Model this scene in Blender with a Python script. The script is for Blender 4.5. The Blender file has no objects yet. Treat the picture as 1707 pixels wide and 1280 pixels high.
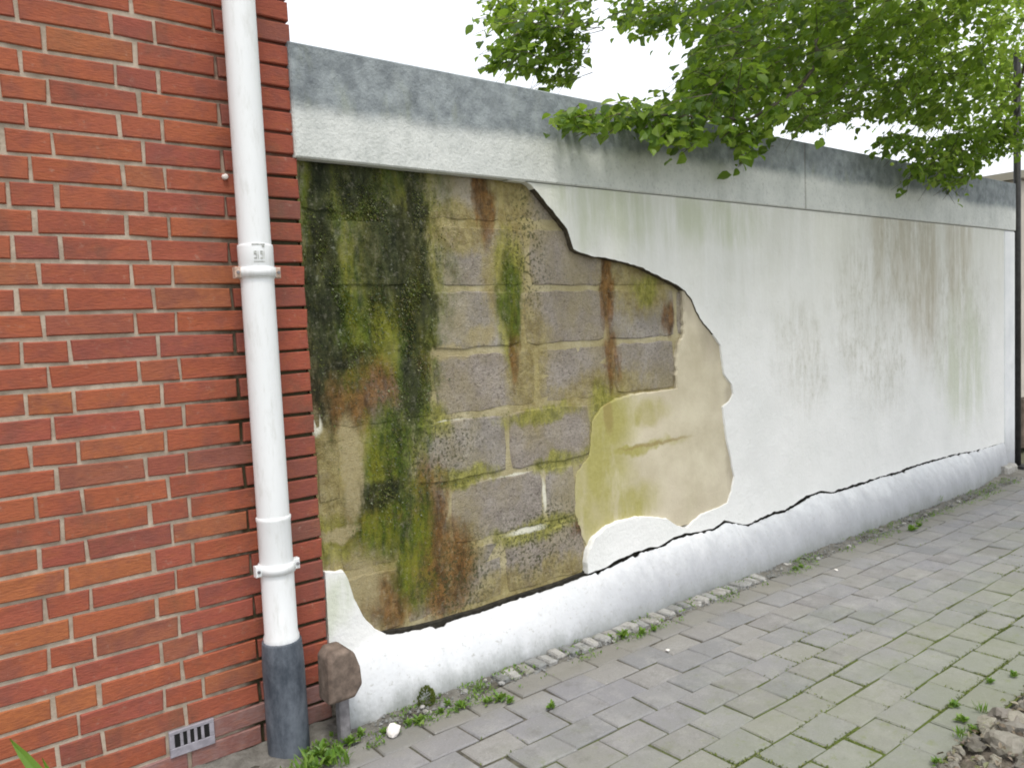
import bpy, bmesh, math, random
from mathutils import Vector, Matrix, noise as mnoise
from mathutils.geometry import delaunay_2d_cdt
random.seed(7)
R = random.Random(11)
scene = bpy.context.scene
col = scene.collection

# ------------------------------------------------------------------ camera
F, PITCH, ROLL, YAW, D, H = 1310.0, 0.07073, -0.04552, 0.66288, 2.7153, 1.44
def cam_to_world(x, y, fwd):
    c, s = math.cos(ROLL), math.sin(ROLL); x, y = c*x - s*y, s*x + c*y
    c, s = math.cos(PITCH), math.sin(PITCH); v = (x, c*fwd + s*y, -s*fwd + c*y)
    c, s = math.cos(YAW), math.sin(YAW)
    return Vector((c*v[0] + s*v[1], -s*v[0] + c*v[1], v[2]))
CAM = Vector((0, -D, H))
cam_d = bpy.data.cameras.new('camera'); cam = bpy.data.objects.new('camera', cam_d); col.objects.link(cam)
ax, ay, az = cam_to_world(1, 0, 0), cam_to_world(0, 1, 0), -cam_to_world(0, 0, 1)
M4 = Matrix((ax, ay, az)).transposed().to_4x4(); M4.translation = CAM
cam.matrix_world = M4
cam_d.sensor_width = 36; cam_d.lens = F/1707*36; cam_d.clip_start = 0.02; cam_d.clip_end = 2000
scene.camera = cam

# ------------------------------------------------------------------ world, sun, exposure
SUN_EL, SUN_AZ = math.radians(66), math.radians(205)     # azimuth: clockwise from +Y (behind the viewer, to the left)
w = bpy.data.worlds.new('World'); scene.world = w; w.use_nodes = True
nt = w.node_tree; nt.nodes.clear()
sky = nt.nodes.new('ShaderNodeTexSky'); sky.sky_type = 'NISHITA'; sky.sun_disc = False
sky.sun_elevation = SUN_EL; sky.sun_rotation = SUN_AZ; sky.air_density = 1.0; sky.dust_density = 6.0; sky.ozone_density = 1.0
mixw = nt.nodes.new('ShaderNodeMix'); mixw.data_type = 'RGBA'; mixw.inputs[0].default_value = 0.82
mixw.inputs[7].default_value = (8.6, 8.9, 9.3, 1)            # the even white cloud layer
bg = nt.nodes.new('ShaderNodeBackground'); bg.inputs[1].default_value = 0.10
wo = nt.nodes.new('ShaderNodeOutputWorld')
nt.links.new(sky.outputs[0], mixw.inputs[6]); nt.links.new(mixw.outputs[2], bg.inputs[0]); nt.links.new(bg.outputs[0], wo.inputs[0])
sun_d = bpy.data.lights.new('sun', 'SUN'); sun_d.energy = 1.2; sun_d.angle = math.radians(14); sun_d.color = (1, .96, .9)
sun = bpy.data.objects.new('sun', sun_d); col.objects.link(sun)
sd = Vector((math.sin(SUN_AZ)*math.cos(SUN_EL), math.cos(SUN_AZ)*math.cos(SUN_EL), math.sin(SUN_EL)))
sun.rotation_euler = sd.to_track_quat('Z', 'Y').to_euler(); sun.location = sd*20
scene.view_settings.view_transform = 'Standard'; scene.view_settings.look = 'None'
scene.view_settings.exposure = 0.82; scene.view_settings.gamma = 1; scene.view_settings.use_curve_mapping = False
scene.render.engine = 'CYCLES'; scene.cycles.filter_width = 1.9

# ------------------------------------------------------------------ pixel to place
def ray(px, py): return cam_to_world((px - 853.5)/F, -(py - 640)/F, 1.0)
def WP(px, py, y=0.0):                       # point on the vertical plane at depth y (the walls run along X)
    d = ray(px, py); t = (y + D)/d.y
    return CAM + d*t
def GP(px, py, z=0.0):                       # point on the ground
    d = ray(px, py); t = (z - H)/d.z
    return CAM + d*t
M4I = M4.inverted()
def project(p):
    q = M4I @ Vector(p)
    if q.z > -0.05: return None
    return 853.5 + F*q.x/-q.z, 640 - F*q.y/-q.z, -q.z

# ------------------------------------------------------------------ mesh helpers
def tag(o, label=None, cat=None, group=None, kind=None):
    if label: o['label'] = label
    if cat: o['category'] = cat
    if group: o['group'] = group
    if kind: o['kind'] = kind
    return o
def link(o, parent=None):
    col.objects.link(o)
    if parent is not None: o.parent = parent
    return o
def empty(name, loc=(0, 0, 0)):
    o = bpy.data.objects.new(name, None); o.location = loc; o.empty_display_size = .1
    return link(o)
def mesh(name, vs, fs, mat=None, smooth=False):
    m = bpy.data.meshes.new(name); m.from_pydata([tuple(v) for v in vs], [], fs); m.update()
    if mat: m.materials.append(mat)
    if smooth: m.polygons.foreach_set('use_smooth', [True]*len(m.polygons))
    return m
def mobj(name, vs, fs, mat, parent=None, loc=None, smooth=False):
    """vs in world space (or local when loc is given); local to the parent when there is one"""
    o = bpy.data.objects.new(name, mesh(name, vs, fs, mat, smooth))
    link(o, parent)
    if loc is not None: o.location = loc
    elif parent is not None:
        pw = Vector(parent.location) if parent.parent is None else Vector(parent.location) + Vector(parent.parent.location)
        o.location = -pw
    return o
def box_vf(x0, x1, y0, y1, z0, z1, b=0.0, jit=0.0, rnd=R):
    """box whose front (-Y) edges are bevelled by b"""
    j = lambda: rnd.uniform(-jit, jit)
    c = [(x0, z0), (x1, z0), (x1, z1), (x0, z1)]
    c = [(x + j(), z + j()) for x, z in c]
    cx, cz = (x0 + x1)/2, (z0 + z1)/2
    vs = [(x, y1, z) for x, z in c]
    vs += [(x, y0 + b, z) for x, z in c]
    vs += [(x + (b if x < cx else -b), y0 + j()*.5, z + (b if z < cz else -b)) for x, z in c]
    fs = []
    for k in range(4):
        n = (k + 1) % 4
        fs += [(k, n, 4 + n, 4 + k), (4 + k, 4 + n, 8 + n, 8 + k)]
    fs += [(8, 9, 10, 11), (3, 2, 1, 0)]
    return vs, fs
def fix_normals(me):
    bm = bmesh.new(); bm.from_mesh(me); bmesh.ops.recalc_face_normals(bm, faces=bm.faces); bm.to_mesh(me); bm.free()
def tube_vf(pts, radii, n=10, caps=True):
    vs, fs = [], []
    pts = [Vector(p) for p in pts]
    up = None
    for i, p in enumerate(pts):
        t = (pts[min(i+1, len(pts)-1)] - pts[max(i-1, 0)]).normalized()
        if up is None:
            up = t.orthogonal().normalized()
        up = (up - t*up.dot(t)).normalized(); s = t.cross(up)
        for k in range(n):
            a = 2*math.pi*k/n
            vs.append(p + (up*math.cos(a) + s*math.sin(a))*radii[i])
    for i in range(len(pts)-1):
        for k in range(n):
            k2 = (k+1) % n
            fs.append((i*n+k, i*n+k2, (i+1)*n+k2, (i+1)*n+k))
    if caps:
        fs.append(tuple(range(n))[::-1]); fs.append(tuple((len(pts)-1)*n + k for k in range(n)))
    return vs, fs
def resample(poly, step, closed=True):
    out = []
    n = len(poly)
    for i in range(n if closed else n-1):
        a, b = Vector(poly[i]), Vector(poly[(i+1) % n])
        k = max(1, int((b-a).length/step))
        for j in range(k): out.append(a.lerp(b, j/k))
    if not closed: out.append(Vector(poly[-1]))
    return out
def slab(name, poly, y_front, y_back, mat, parent, step=.022, rough=0.004, keep=None, edge=.006, edge_mat=None, edge_where=None):
    """an upright plate: outline poly in (X, Z), broken edges roughened except where keep(x, z)"""
    pts = resample([Vector((p[0], p[1])) for p in poly], step)
    area = sum(pts[i].x*pts[(i+1) % len(pts)].y - pts[(i+1) % len(pts)].x*pts[i].y for i in range(len(pts)))
    if area < 0: pts.reverse()
    n = len(pts); q = []
    for i, p in enumerate(pts):
        t = (pts[(i+1) % n] - pts[i-1]).normalized(); nrm = Vector((t.y, -t.x))
        k = keep and keep(p.x, p.y)
        d = 0 if k else (mnoise.noise(Vector((p.x*23, p.y*23, 3.1))) + .6*mnoise.noise(Vector((p.x*70, p.y*70, 9)))) * rough
        p2 = p + nrm*d
        e = 0 if k else edge*R.uniform(.3, 1)
        q.append((p2 - nrm*e, p2, p2 - nrm*(0 if k else edge*R.uniform(-.3, .8))))
    YF = y_front if callable(y_front) else (lambda x_, z_: y_front)
    vs = [(b_.x, YF(b_.x, b_.y) + .3*(y_back - YF(b_.x, b_.y)), b_.y) for _, b_, _ in q] + [(c.x, y_back, c.y) for _, _, c in q]
    fs = [(i, n + i, n + (i+1) % n, (i+1) % n) for i in range(n)]
    v2, e2, f2, ov, oe, of = delaunay_2d_cdt([a_ for a_, _, _ in q], [], [tuple(range(n))], 1, 1e-6)
    base = len(vs); vs += [(v.x, YF(v.x, v.y), v.y) for v in v2]
    first = {}
    for k, src in enumerate(ov):
        for s_ in src: first[s_] = base + k
    fs += [tuple(base + k for k in f) for f in f2]
    for i in range(n):
        j = (i+1) % n
        if i in first and j in first and first[i] != first[j]: fs.append((first[i], i, j, first[j]))
    me = mesh(name, vs, fs, mat); fix_normals(me)
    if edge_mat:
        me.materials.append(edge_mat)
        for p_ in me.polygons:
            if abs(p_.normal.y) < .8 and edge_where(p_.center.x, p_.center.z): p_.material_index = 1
    o = bpy.data.objects.new(name, me); link(o, parent)
    if parent is not None: o.location = -Vector(parent.location)
    return o
def in_poly(x, y, poly):
    c = False; n = len(poly)
    for i in range(n):
        x1, y1 = poly[i]; x2, y2 = poly[(i+1) % n]
        if (y1 > y) != (y2 > y) and x < (x2-x1)*(y-y1)/(y2-y1) + x1: c = not c
    return c

# ------------------------------------------------------------------ material helpers
class NM:
    def __init__(s, name, rough=.85, spec=.3):
        s.m = bpy.data.materials.new(name); s.m.use_nodes = True; s.t = s.m.node_tree
        s.b = s.t.nodes['Principled BSDF']; s.b.inputs['Roughness'].default_value = rough
        s.b.inputs['Specular IOR Level'].default_value = spec; s._pos = None
    def n(s, t, **kw):
        x = s.t.nodes.new('ShaderNode' + t)
        for k, v in kw.items(): setattr(x, k, v)
        return x
    def put(s, sock, v):
        if hasattr(v, 'is_linked') or hasattr(v, 'links'): s.t.links.new(v, sock)
        else:
            if isinstance(v, (tuple, list)) and len(v) == 3 and sock.type == 'RGBA': v = (*v, 1)
            sock.default_value = v
    def pos(s):
        if s._pos is None: s._pos = s.n('NewGeometry').outputs['Position']
        return s._pos
    def scaled(s, vec, sc, off=(0, 0, 0)):
        mp = s.n('Mapping'); s.put(mp.inputs[0], vec); mp.inputs['Scale'].default_value = sc; mp.inputs['Location'].default_value = off
        return mp.outputs[0]
    def noise(s, scale=5, detail=4, rough=.6, vec=None, out=0, sc=None):
        x = s.n('TexNoise'); v = vec if vec is not None else s.pos()
        if sc: v = s.scaled(v, sc)
        s.put(x.inputs['Vector'], v); x.inputs['Scale'].default_value = scale; x.inputs['Detail'].default_value = detail; x.inputs['Roughness'].default_value = rough
        return x.outputs[out]
    def vor(s, scale=20, vec=None, feature='F1', rnd=1.0):
        x = s.n('TexVoronoi', feature=feature); s.put(x.inputs['Vector'], vec if vec is not None else s.pos()); x.inputs['Scale'].default_value = scale
        x.inputs['Randomness'].default_value = rnd
        return x.outputs[0]
    def math(s, op, a, b=0.0, clamp=False):
        x = s.n('Math', operation=op, use_clamp=clamp); s.put(x.inputs[0], a); s.put(x.inputs[1], b); return x.outputs[0]
    def ramp(s, f, lo, hi, a=0.0, b=1.0):
        x = s.n('MapRange', interpolation_type='SMOOTHSTEP'); s.put(x.inputs[0], f)
        x.inputs[1].default_value = lo; x.inputs[2].default_value = hi; x.inputs[3].default_value = a; x.inputs[4].default_value = b
        return x.outputs[0]
    def cramp(s, f, stops):
        x = s.n('ValToRGB'); e = x.color_ramp.elements
        while len(e) < len(stops): e.new(.5)
        for k, (p, c) in enumerate(stops): e[k].position = p; e[k].color = (*c, 1)
        s.put(x.inputs[0], f); return x.outputs[0]
    def mix(s, f, a, b, mode='MIX'):
        x = s.n('Mix', data_type='RGBA', blend_type=mode); s.put(x.inputs[0], f); s.put(x.inputs[6], a); s.put(x.inputs[7], b); return x.outputs[2]
    def axis(s, k, vec=None):
        x = s.n('SeparateXYZ'); s.put(x.inputs[0], vec if vec is not None else s.pos()); return x.outputs[k]
    def warped(s, amp=.08, scale=4, sc=(1, 1, .5)):
        nz = s.noise(scale, 4, .65, out=1, sc=sc)
        a = s.n('VectorMath', operation='SUBTRACT'); s.put(a.inputs[0], nz); a.inputs[1].default_value = (.5, .5, .5)
        b = s.n('VectorMath', operation='MULTIPLY_ADD'); s.put(b.inputs[0], a.outputs[0]); b.inputs[1].default_value = (amp*2, 0, amp*2); s.put(b.inputs[2], s.pos())
        return b.outputs[0]
    def blob(s, vec, cx, cz, rx, rz, soft=.6):
        """mask of a stain with a place of its own on the wall, 1 inside, 0 outside"""
        a = s.n('VectorMath', operation='SUBTRACT'); s.put(a.inputs[0], vec); a.inputs[1].default_value = (cx, 0, cz)
        b = s.n('VectorMath', operation='MULTIPLY'); s.put(b.inputs[0], a.outputs[0]); b.inputs[1].default_value = (1/rx, 0, 1/rz)
        c = s.n('VectorMath', operation='LENGTH'); s.put(c.inputs[0], b.outputs[0])
        return s.ramp(c.outputs['Value'], 1 + soft*.5, 1 - soft*.5)
    def blobs(s, vec, lst, soft=1.1):
        r = None
        for px, py, rx, rz in lst:
            p = WP(px, py, .03); m = s.blob(vec, p.x, p.z, rx, rz, soft)
            r = m if r is None else s.math('MAXIMUM', r, m)
        return r
    def bump(s, h, strength=.5, dist=.004, normal=None):
        x = s.n('Bump'); x.inputs['Strength'].default_value = strength; x.inputs['Distance'].default_value = dist; s.put(x.inputs['Height'], h)
        if normal is not None: s.put(x.inputs['Normal'], normal)
        s.put(s.b.inputs['Normal'], x.outputs[0]); return x.outputs[0]
    def color(s, c): s.put(s.b.inputs['Base Color'], c); return s
    def orand(s): return s.n('ObjectInfo').outputs['Random']
def simple(name, c, rough=.7, var=.25, scale=18, bump=.3, spec=.3, metal=0):
    k = NM(name, rough, spec); n = k.noise(scale, 5)
    k.color(k.mix(k.ramp(n, .3, .75), tuple(v*(1-var) for v in c), tuple(min(1, v*(1+var)) for v in c)))
    k.bump(k.noise(scale*5, 4), bump, .003); k.b.inputs['Metallic'].default_value = metal
    return k.m

# ---- bricks
def brick_mat(name, stops, dirt=.42):
    k = NM(name, .82, .25); r = k.orand()
    base = k.cramp(r, stops)
    n = k.noise(14, 5, .7, sc=(1, 1, 2.2))
    base = k.mix(k.ramp(n, .35, .75), base, (.46, .15, .065), 'MIX') if False else k.mix(k.math('MULTIPLY', k.ramp(n, .45, .8), .55), base, (.40, .125, .045))
    n2 = k.noise(9, 4, .6, vec=k.scaled(k.pos(), (1, 1, 1), (3, 1, 7)))
    base = k.mix(k.math('MULTIPLY', k.ramp(n2, .45, .7), .6), base, (.19, .07, .058))
    fine = k.noise(120, 3, .6, sc=(.35, 1, 1.6))
    base = k.mix(k.math('MULTIPLY', k.ramp(fine, .35, .7), .35), base, (.17, .05, .035))
    # pale mortar smears and grime with shapes of their own
    sm = k.noise(30, 5, .7); base = k.mix(k.math('MULTIPLY', k.ramp(sm, .58, .75), .4), base, (.42, .30, .23))
    gr = k.noise(5, 5, .7, sc=(1, 1, .6)); base = k.mix(k.math('MULTIPLY', k.ramp(gr, .5, .75), dirt), base, (.10, .075, .05))
    k.color(base); k.bump(k.math('ADD', fine, k.math('MULTIPLY', k.noise(40, 4), .8)), .55, .004)
    return k.m
RED = [(0, (.30, .082, .050)), (.25, (.34, .092, .048)), (.5, (.36, .105, .049)), (.68, (.32, .085, .057)), (.84, (.27, .080, .058)), (.93, (.39, .13, .048)), (1, (.24, .092, .070))]
M_brick = brick_mat('brick_red', RED)
M_brick_edge = brick_mat('brick_weathered', [(0, (.27, .07, .045)), (.4, (.33, .085, .05)), (.75, (.25, .075, .055)), (1, (.22, .095, .07))], .45)
M_brick_base = brick_mat('brick_purple', [(0, (.25, .15, .14)), (.5, (.30, .17, .155)), (1, (.22, .14, .125))], .5)
def mortar_mat():
    k = NM('mortar_brickwork', .95, .1)
    n = k.noise(16, 5); c = k.mix(k.ramp(n, .3, .7), (.30, .245, .19), (.49, .41, .325))
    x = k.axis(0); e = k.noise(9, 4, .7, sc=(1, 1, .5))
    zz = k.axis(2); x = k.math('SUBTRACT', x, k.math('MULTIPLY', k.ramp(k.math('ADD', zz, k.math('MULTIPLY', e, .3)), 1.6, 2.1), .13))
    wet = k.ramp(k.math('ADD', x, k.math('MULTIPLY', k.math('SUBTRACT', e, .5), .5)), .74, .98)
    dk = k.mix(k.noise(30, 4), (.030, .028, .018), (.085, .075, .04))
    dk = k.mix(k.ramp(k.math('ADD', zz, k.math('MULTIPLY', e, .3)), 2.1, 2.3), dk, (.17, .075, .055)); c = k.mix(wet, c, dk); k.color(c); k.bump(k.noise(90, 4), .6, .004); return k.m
M_mortar = mortar_mat()

# ---- concrete blocks with algae: the stains have places of their own on this wall
def block_mat(name, base_a, base_b, mortar=False):
    k = NM(name, .93, .15)
    r = k.orand()
    n = k.noise(7, 5, .65)
    c = k.mix(k.ramp(n, .3, .7), base_a, base_b)
    if not mortar:
        c = k.mix(k.math('MULTIPLY', r, .45), c, (.29, .23, .19))
        pits = k.vor(95); spk = k.noise(70, 4, .75)
        c = k.mix(k.math('MULTIPLY', k.ramp(spk, .50, .66), .65), c, (.11, .09, .075))
        c = k.mix(k.math('MULTIPLY', k.ramp(k.noise(150, 2), .6, .7), .55), c, (.54, .49, .42))
        pit = k.math('MULTIPLY', k.ramp(pits, .22, .10), k.ramp(k.noise(9, 4, .7), .42, .6)); c = k.mix(k.math('MULTIPLY', pit, .8), c, (.06, .05, .04))
    V = k.warped(.12, 4, (1, 1, .55)); V2 = k.warped(.08, 9, (1, 1, .35))
    st = k.noise(10, 5, .7, sc=(1, 1, .22))                      # vertical streaks
    blot = k.noise(13, 6, .75, sc=(1, 1, .6)); fine = k.noise(60, 5, .7, sc=(1, 1, .5))
    film = k.noise(2.6, 6, .7, sc=(1, 1, .7)); c = k.mix(k.math('MULTIPLY', k.ramp(film, .38, .64), .5), c, (.33, .275, .12))
    def layer(c, mask, colr, amt=1.0, lo=.35, hi=.6, tex=None):
        tx = tex if tex is not None else blot
        v = k.math('ADD', mask, k.math('MULTIPLY', k.math('SUBTRACT', k.math('ADD', k.math('MULTIPLY', tx, .7), k.math('MULTIPLY', fine, .3)), .5), 2.4))
        return k.mix(k.math('MULTIPLY', k.math('MULTIPLY', k.ramp(v, .10, 1.15), k.ramp(mask, .02, .45)), amt, True), c, colr)
    ochre = k.mix(k.ramp(k.noise(20, 5, .75), .35, .65), (.21, .16, .045), (.38, .32, .13))
    c = layer(c, k.blobs(V, [(850, 330, .16, .22), (845, 450, .15, .22), (1060, 470, .30, .16), (1050, 720, .3, .3), (690, 950, .35, .22), (880, 600, .14, .3), (760, 380, .2, .1), (1000, 650, .3, .1), (560, 800, .2, .5), (880, 980, .5, .10)]), ochre, .8, .28, .6)
    lime = k.mix(k.ramp(k.noise(30, 5, .75, sc=(1, 1, .5)), .35, .65), (.13, .135, .012), (.36, .345, .08))
    c = layer(c, k.blobs(V2, [(845, 440, .09, .16), (850, 540, .07, .2), (1010, 690, .12, .16), (650, 760, .10, .22), (620, 560, .22, .16), (740, 800, .3, .05), (905, 880, .3, .05), (940, 770, .2, .05), (1075, 480, .1, .08), (530, 330, .08, .2), (900, 690, .25, .04), (720, 700, .1, .08), (555, 900, .12, .1)]), lime, .85, .30, .55, st)
    rust = k.mix(k.ramp(k.noise(24, 5, .75, sc=(1, 1, .6)), .35, .68), (.06, .026, .008), (.25, .12, .035))
    c = layer(c, k.blobs(V2, [(805, 335, .05, .2), (1012, 480, .05, .24), (600, 650, .24, .15), (715, 870, .09, .3), (740, 950, .16, .2), (1115, 530, .06, .1), (640, 860, .2, .12), (700, 560, .04, .3), (1020, 600, .05, .15), (650, 1000, .14, .12), (975, 880, .1, .06), (860, 570, .04, .2)]), rust, .9, .22, .48, st)
    mid = k.noise(24, 5, .75, sc=(1, 1, .45))
    green = k.mix(k.ramp(mid, .35, .65), (.022, .045, .007), (.10, .145, .016)); green = k.mix(k.math('MULTIPLY', k.ramp(st, .42, .62), .85), green, (.21, .215, .022)); green = k.mix(k.math('MULTIPLY', k.ramp(blot, .52, .7), .6), green, (.085, .060, .018))
    c = layer(c, k.blobs(V, [(600, 330, .35, .40), (620, 470, .36, .33), (690, 520, .14, .42), (560, 470, .2, .38), (690, 640, .10, .30), (650, 750, .14, .2), (640, 860, .17, .17), (850, 500, .06, .2), (690, 900, .10, .3)]), green, .97, .18, .42)
    dark = k.mix(k.ramp(mid, .35, .7), (.010, .013, .008), (.05, .055, .03))
    c = layer(c, k.blobs(V2, [(540, 400, .06, .6), (590, 300, .12, .12), (650, 420, .16, .26), (690, 330, .05, .2), (560, 600, .14, .06), (690, 480, .1, .3), (620, 830, .16, .07), (690, 640, .06, .2), (530, 560, .06, .4)]), dark, .92, .28, .5)
    tan = k.mix(fine, (.30, .24, .11), (.45, .39, .24)); c = layer(c, k.blobs(V2, [(583, 770, .055, .16), (585, 830, .05, .1), (600, 985, .09, .10), (800, 560, .10, .05), (750, 590, .1, .03), (560, 890, .1, .03)]), tan, .95)
    # dots of green on the grey and white lichen flecks
    dots = k.math('MULTIPLY', k.blobs(V, [(720, 750, .22, .16), (690, 680, .12, .12), (900, 900, .3, .16), (760, 970, .2, .2), (880, 420, .1, .3)]), k.ramp(k.noise(75, 3, .6), .52, .6))
    c = k.mix(k.math('MULTIPLY', dots, .75), c, (.05, .055, .02))
    wl = k.math('MULTIPLY', k.blobs(V, [(640, 400, .2, .2), (600, 520, .2, .2), (720, 740, .15, .15), (590, 380, .2, .1)]), k.ramp(k.noise(38, 4, .6), .63, .72))
    c = k.mix(k.math('MULTIPLY', wl, .45), c, (.42, .44, .34))
    grain = k.noise(48, 6, .8); c = k.mix(k.math('MULTIPLY', k.ramp(grain, .54, .72), .38), c, (.09, .08, .04)); c = k.mix(k.math('MULTIPLY', k.ramp(grain, .47, .30), .28), c, (.46, .43, .34))
    if mortar:
        bl = k.blobs(k.warped(.02, 20), [(855, 795, .14, .012), (908, 825, .012, .07), (760, 703, .09, .012), (880, 884, .1, .016), (528, 708, .02, .04)], .8)
        c = k.mix(bl, c, (.72, .70, .58))
    k.color(c)
    h = k.math('ADD', k.noise(45, 6, .75), k.math('MULTIPLY', k.noise(140, 3, .7), .5))
    k.bump(h, 1.0 if not mortar else .8, .011); return k.m
M_block = block_mat('concrete_block', (.26, .235, .21), (.42, .385, .345))
M_joint = block_mat('block_mortar', (.40, .345, .20), (.52, .465, .315), True)
def under_mat():
    k = NM('beige_undercoat', .9, .2)
    n = k.noise(4, 5, .6); c = k.mix(k.ramp(n, .3, .7), (.50, .445, .32), (.63, .575, .435))
    V = k.warped(.1, 4, (1, 1, .6)); st = k.noise(7, 5, .7, sc=(1, 1, .3)); fine = k.noise(50, 5, .7)
    lime = k.mix(fine, (.27, .25, .055), (.45, .41, .16))
    m = k.blobs(V, [(1000, 700, .22, .2), (990, 810, .24, .3), (1020, 850, .30, .12), (1075, 690, .16, .06), (1060, 745, .3, .03)], .9)
    c = k.mix(k.math('MULTIPLY', k.math('MULTIPLY', m, k.ramp(st, .2, .55)), .95), c, lime)
    g = k.blobs(V, [(1180, 540, .12, .2), (1215, 660, .06, .08), (1215, 780, .05, .25), (1145, 500, .05, .1)], .9)
    c = k.mix(k.math('MULTIPLY', g, .6), c, (.33, .285, .215))
    pk = k.ramp(k.noise(3, 4, .6, vec=k.scaled(k.pos(), (1, 1, .5), (5, 2, 1))), .45, .65); c = k.mix(k.math('MULTIPLY', pk, .4), c, (.55, .48, .37))
    br = k.blobs(k.warped(.03, 12), [(1125, 520, .03, .16), (1012, 690, .03, .1), (1090, 738, .25, .010)], .7)
    c = k.mix(k.math('MULTIPLY', br, .55), c, (.26, .19, .07))
    k.color(c); k.bump(k.math('ADD', k.noise(12, 4), k.math('MULTIPLY', k.noise(70, 4), .35)), .5, .008); return k.m
M_under = under_mat()
def render_mat():
    k = NM('white_render', .88, .25)
    n = k.noise(3, 5, .6); c = k.mix(k.ramp(n, .3, .7), (.78, .785, .765), (.84, .84, .825))
    V = k.warped(.25, 2.2, (1, 1, .5))
    st = k.noise(7, 6, .75, sc=(1, 1, .13)); st2 = k.noise(22, 6, .75, sc=(1, 1, .16)); blot = k.noise(11, 6, .8, sc=(1, 1, .5))
    # general film of algae high up under the coping, fading lower down in an uneven line
    z = k.axis(2); zz = k.math('ADD', z, k.math('MULTIPLY', k.math('SUBTRACT', k.noise(3, 5, .7, sc=(1, 1, .3)), .5), 1.0))
    film = k.ramp(zz, 1.0, 2.1)
    c = k.mix(k.math('MULTIPLY', film, k.ramp(st, .2, .7, .25, .75)), c, (.60, .605, .535))
    m = k.blobs(V, [(1500, 440, .62, .55), (1580, 520, .6, .5), (1430, 520, .35, .5), (1330, 600, .28, .35), (1470, 590, .3, .35)], 1.0)
    c = k.mix(k.math('MULTIPLY', k.math('MULTIPLY', m, k.ramp(st2, .30, .80)), .42), c, (.42, .40, .31))
    c = k.mix(k.math('MULTIPLY', k.math('MULTIPLY', m, k.ramp(blot, .45, .70)), .6), c, (.42, .41, .33))
    m2 = k.blobs(V, [(1480, 400, .30, .5), (1530, 450, .28, .6), (1590, 430, .2, .5)], 1.0)
    c = k.mix(k.math('MULTIPLY', k.math('MULTIPLY', m2, k.ramp(st, .3, .7)), .7), c, (.38, .33, .23))
    g = k.math('MULTIPLY', k.blobs(V, [(1010, 350, .35, .16), (930, 330, .15, .1), (1180, 370, .4, .14), (1600, 600, .4, .5), (560, 1010, .08, .09)], 1.0), k.ramp(st, .30, .62))
    c = k.mix(k.math('MULTIPLY', g, .6), c, (.50, .54, .38))
    k.color(c)
    k.bump(k.math('ADD', k.math('MULTIPLY', k.noise(2.5, 4), 2.2), k.math('MULTIPLY', k.noise(60, 5, .7), .4)), .65, .014); return k.m
M_render = render_mat()
def skirt_mat():
    k = NM('white_skirting', .85, .3)
    n = k.noise(4, 5, .6); c = k.mix(k.ramp(n, .3, .7), (.70, .72, .74), (.80, .81, .82))
    d = k.noise(5, 6, .75, sc=(1, 1, 1)); c = k.mix(k.math('MULTIPLY', k.ramp(d, .55, .78), .4), c, (.50, .51, .50))
    z = k.math('ADD', k.axis(2), k.math('MULTIPLY', k.math('SUBTRACT', k.noise(8, 5, .75, sc=(1, 1, .5)), .5), .28))
    xg = k.ramp(k.math('ADD', k.axis(0), k.noise(2, 4)), 2.2, 3.4, .25, .95); c = k.mix(k.math('MULTIPLY', k.ramp(z, .42, .08, 0, .95), xg), c, (.35, .36, .385)); spt = k.noise(45, 5, .75); c = k.mix(k.math('MULTIPLY', k.math('MULTIPLY', k.ramp(spt, .56, .68), k.ramp(z, .45, .05)), .55), c, (.30, .29, .25)); c = k.mix(k.ramp(z, .12, -.03, 0, .8), c, (.27, .285, .27))          # grey shading painted on the lower slope, plus splashed mud, uneven upper line
    k.color(c); k.bump(k.math('ADD', k.math('MULTIPLY', k.noise(5, 4), 2), k.math('MULTIPLY', k.noise(50, 5, .7), .3)), .5, .012); return k.m
M_skirt = skirt_mat()
def coping_mat():
    k = NM('coping_concrete', .85, .3)
    n = k.noise(6, 5, .65); c = k.mix(k.ramp(n, .3, .7), (.56, .58, .56), (.66, .675, .65))
    z = k.axis(2); x = k.axis(0)
    wob = k.math('MULTIPLY', k.math('SUBTRACT', k.noise(2.0, 5, .6, sc=(.6, 1, .1)), .5), .13)
    zz = k.math('ADD', z, wob)
    dk = k.mix(k.ramp(k.noise(11, 6, .7), .3, .7), (.15, .17, .185), (.33, .365, .38))
    dk = k.mix(k.math('MULTIPLY', k.ramp(k.noise(4, 5, .7), .45, .7), .6), dk, (.17, .19, .20))
    dk = k.mix(k.math('MULTIPLY', k.ramp(k.noise(6, 5, .7, sc=(1, 1, .4)), .55, .75), .5), dk, (.30, .33, .25))
    zz = k.math('ADD', zz, k.math('MULTIPLY', k.math('SUBTRACT', k.noise(25, 5, .7), .5), .05)); c = k.mix(k.ramp(zz, 2.235, 2.315), c, dk)
    fl = k.noise(9, 5, .7, sc=(1, 1, .2)); c = k.mix(k.math('MULTIPLY', k.ramp(fl, .5, .75), .35), c, (.36, .385, .36))
    lo = k.ramp(k.math('ADD', z, k.math('MULTIPLY', k.noise(8, 4), .05)), 2.125, 2.09); c = k.mix(k.math('MULTIPLY', lo, .35), c, (.66, .68, .64))
    k.color(c); sp = k.noise(55, 5, .75); c = k.mix(k.math('MULTIPLY', k.ramp(sp, .52, .68), .35), c, (.22, .24, .24)); k.color(c); k.bump(k.math('ADD', k.noise(20, 5), k.math('MULTIPLY', k.noise(90, 4), .6)), .7, .008); return k.m
M_coping = coping_mat()
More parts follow.
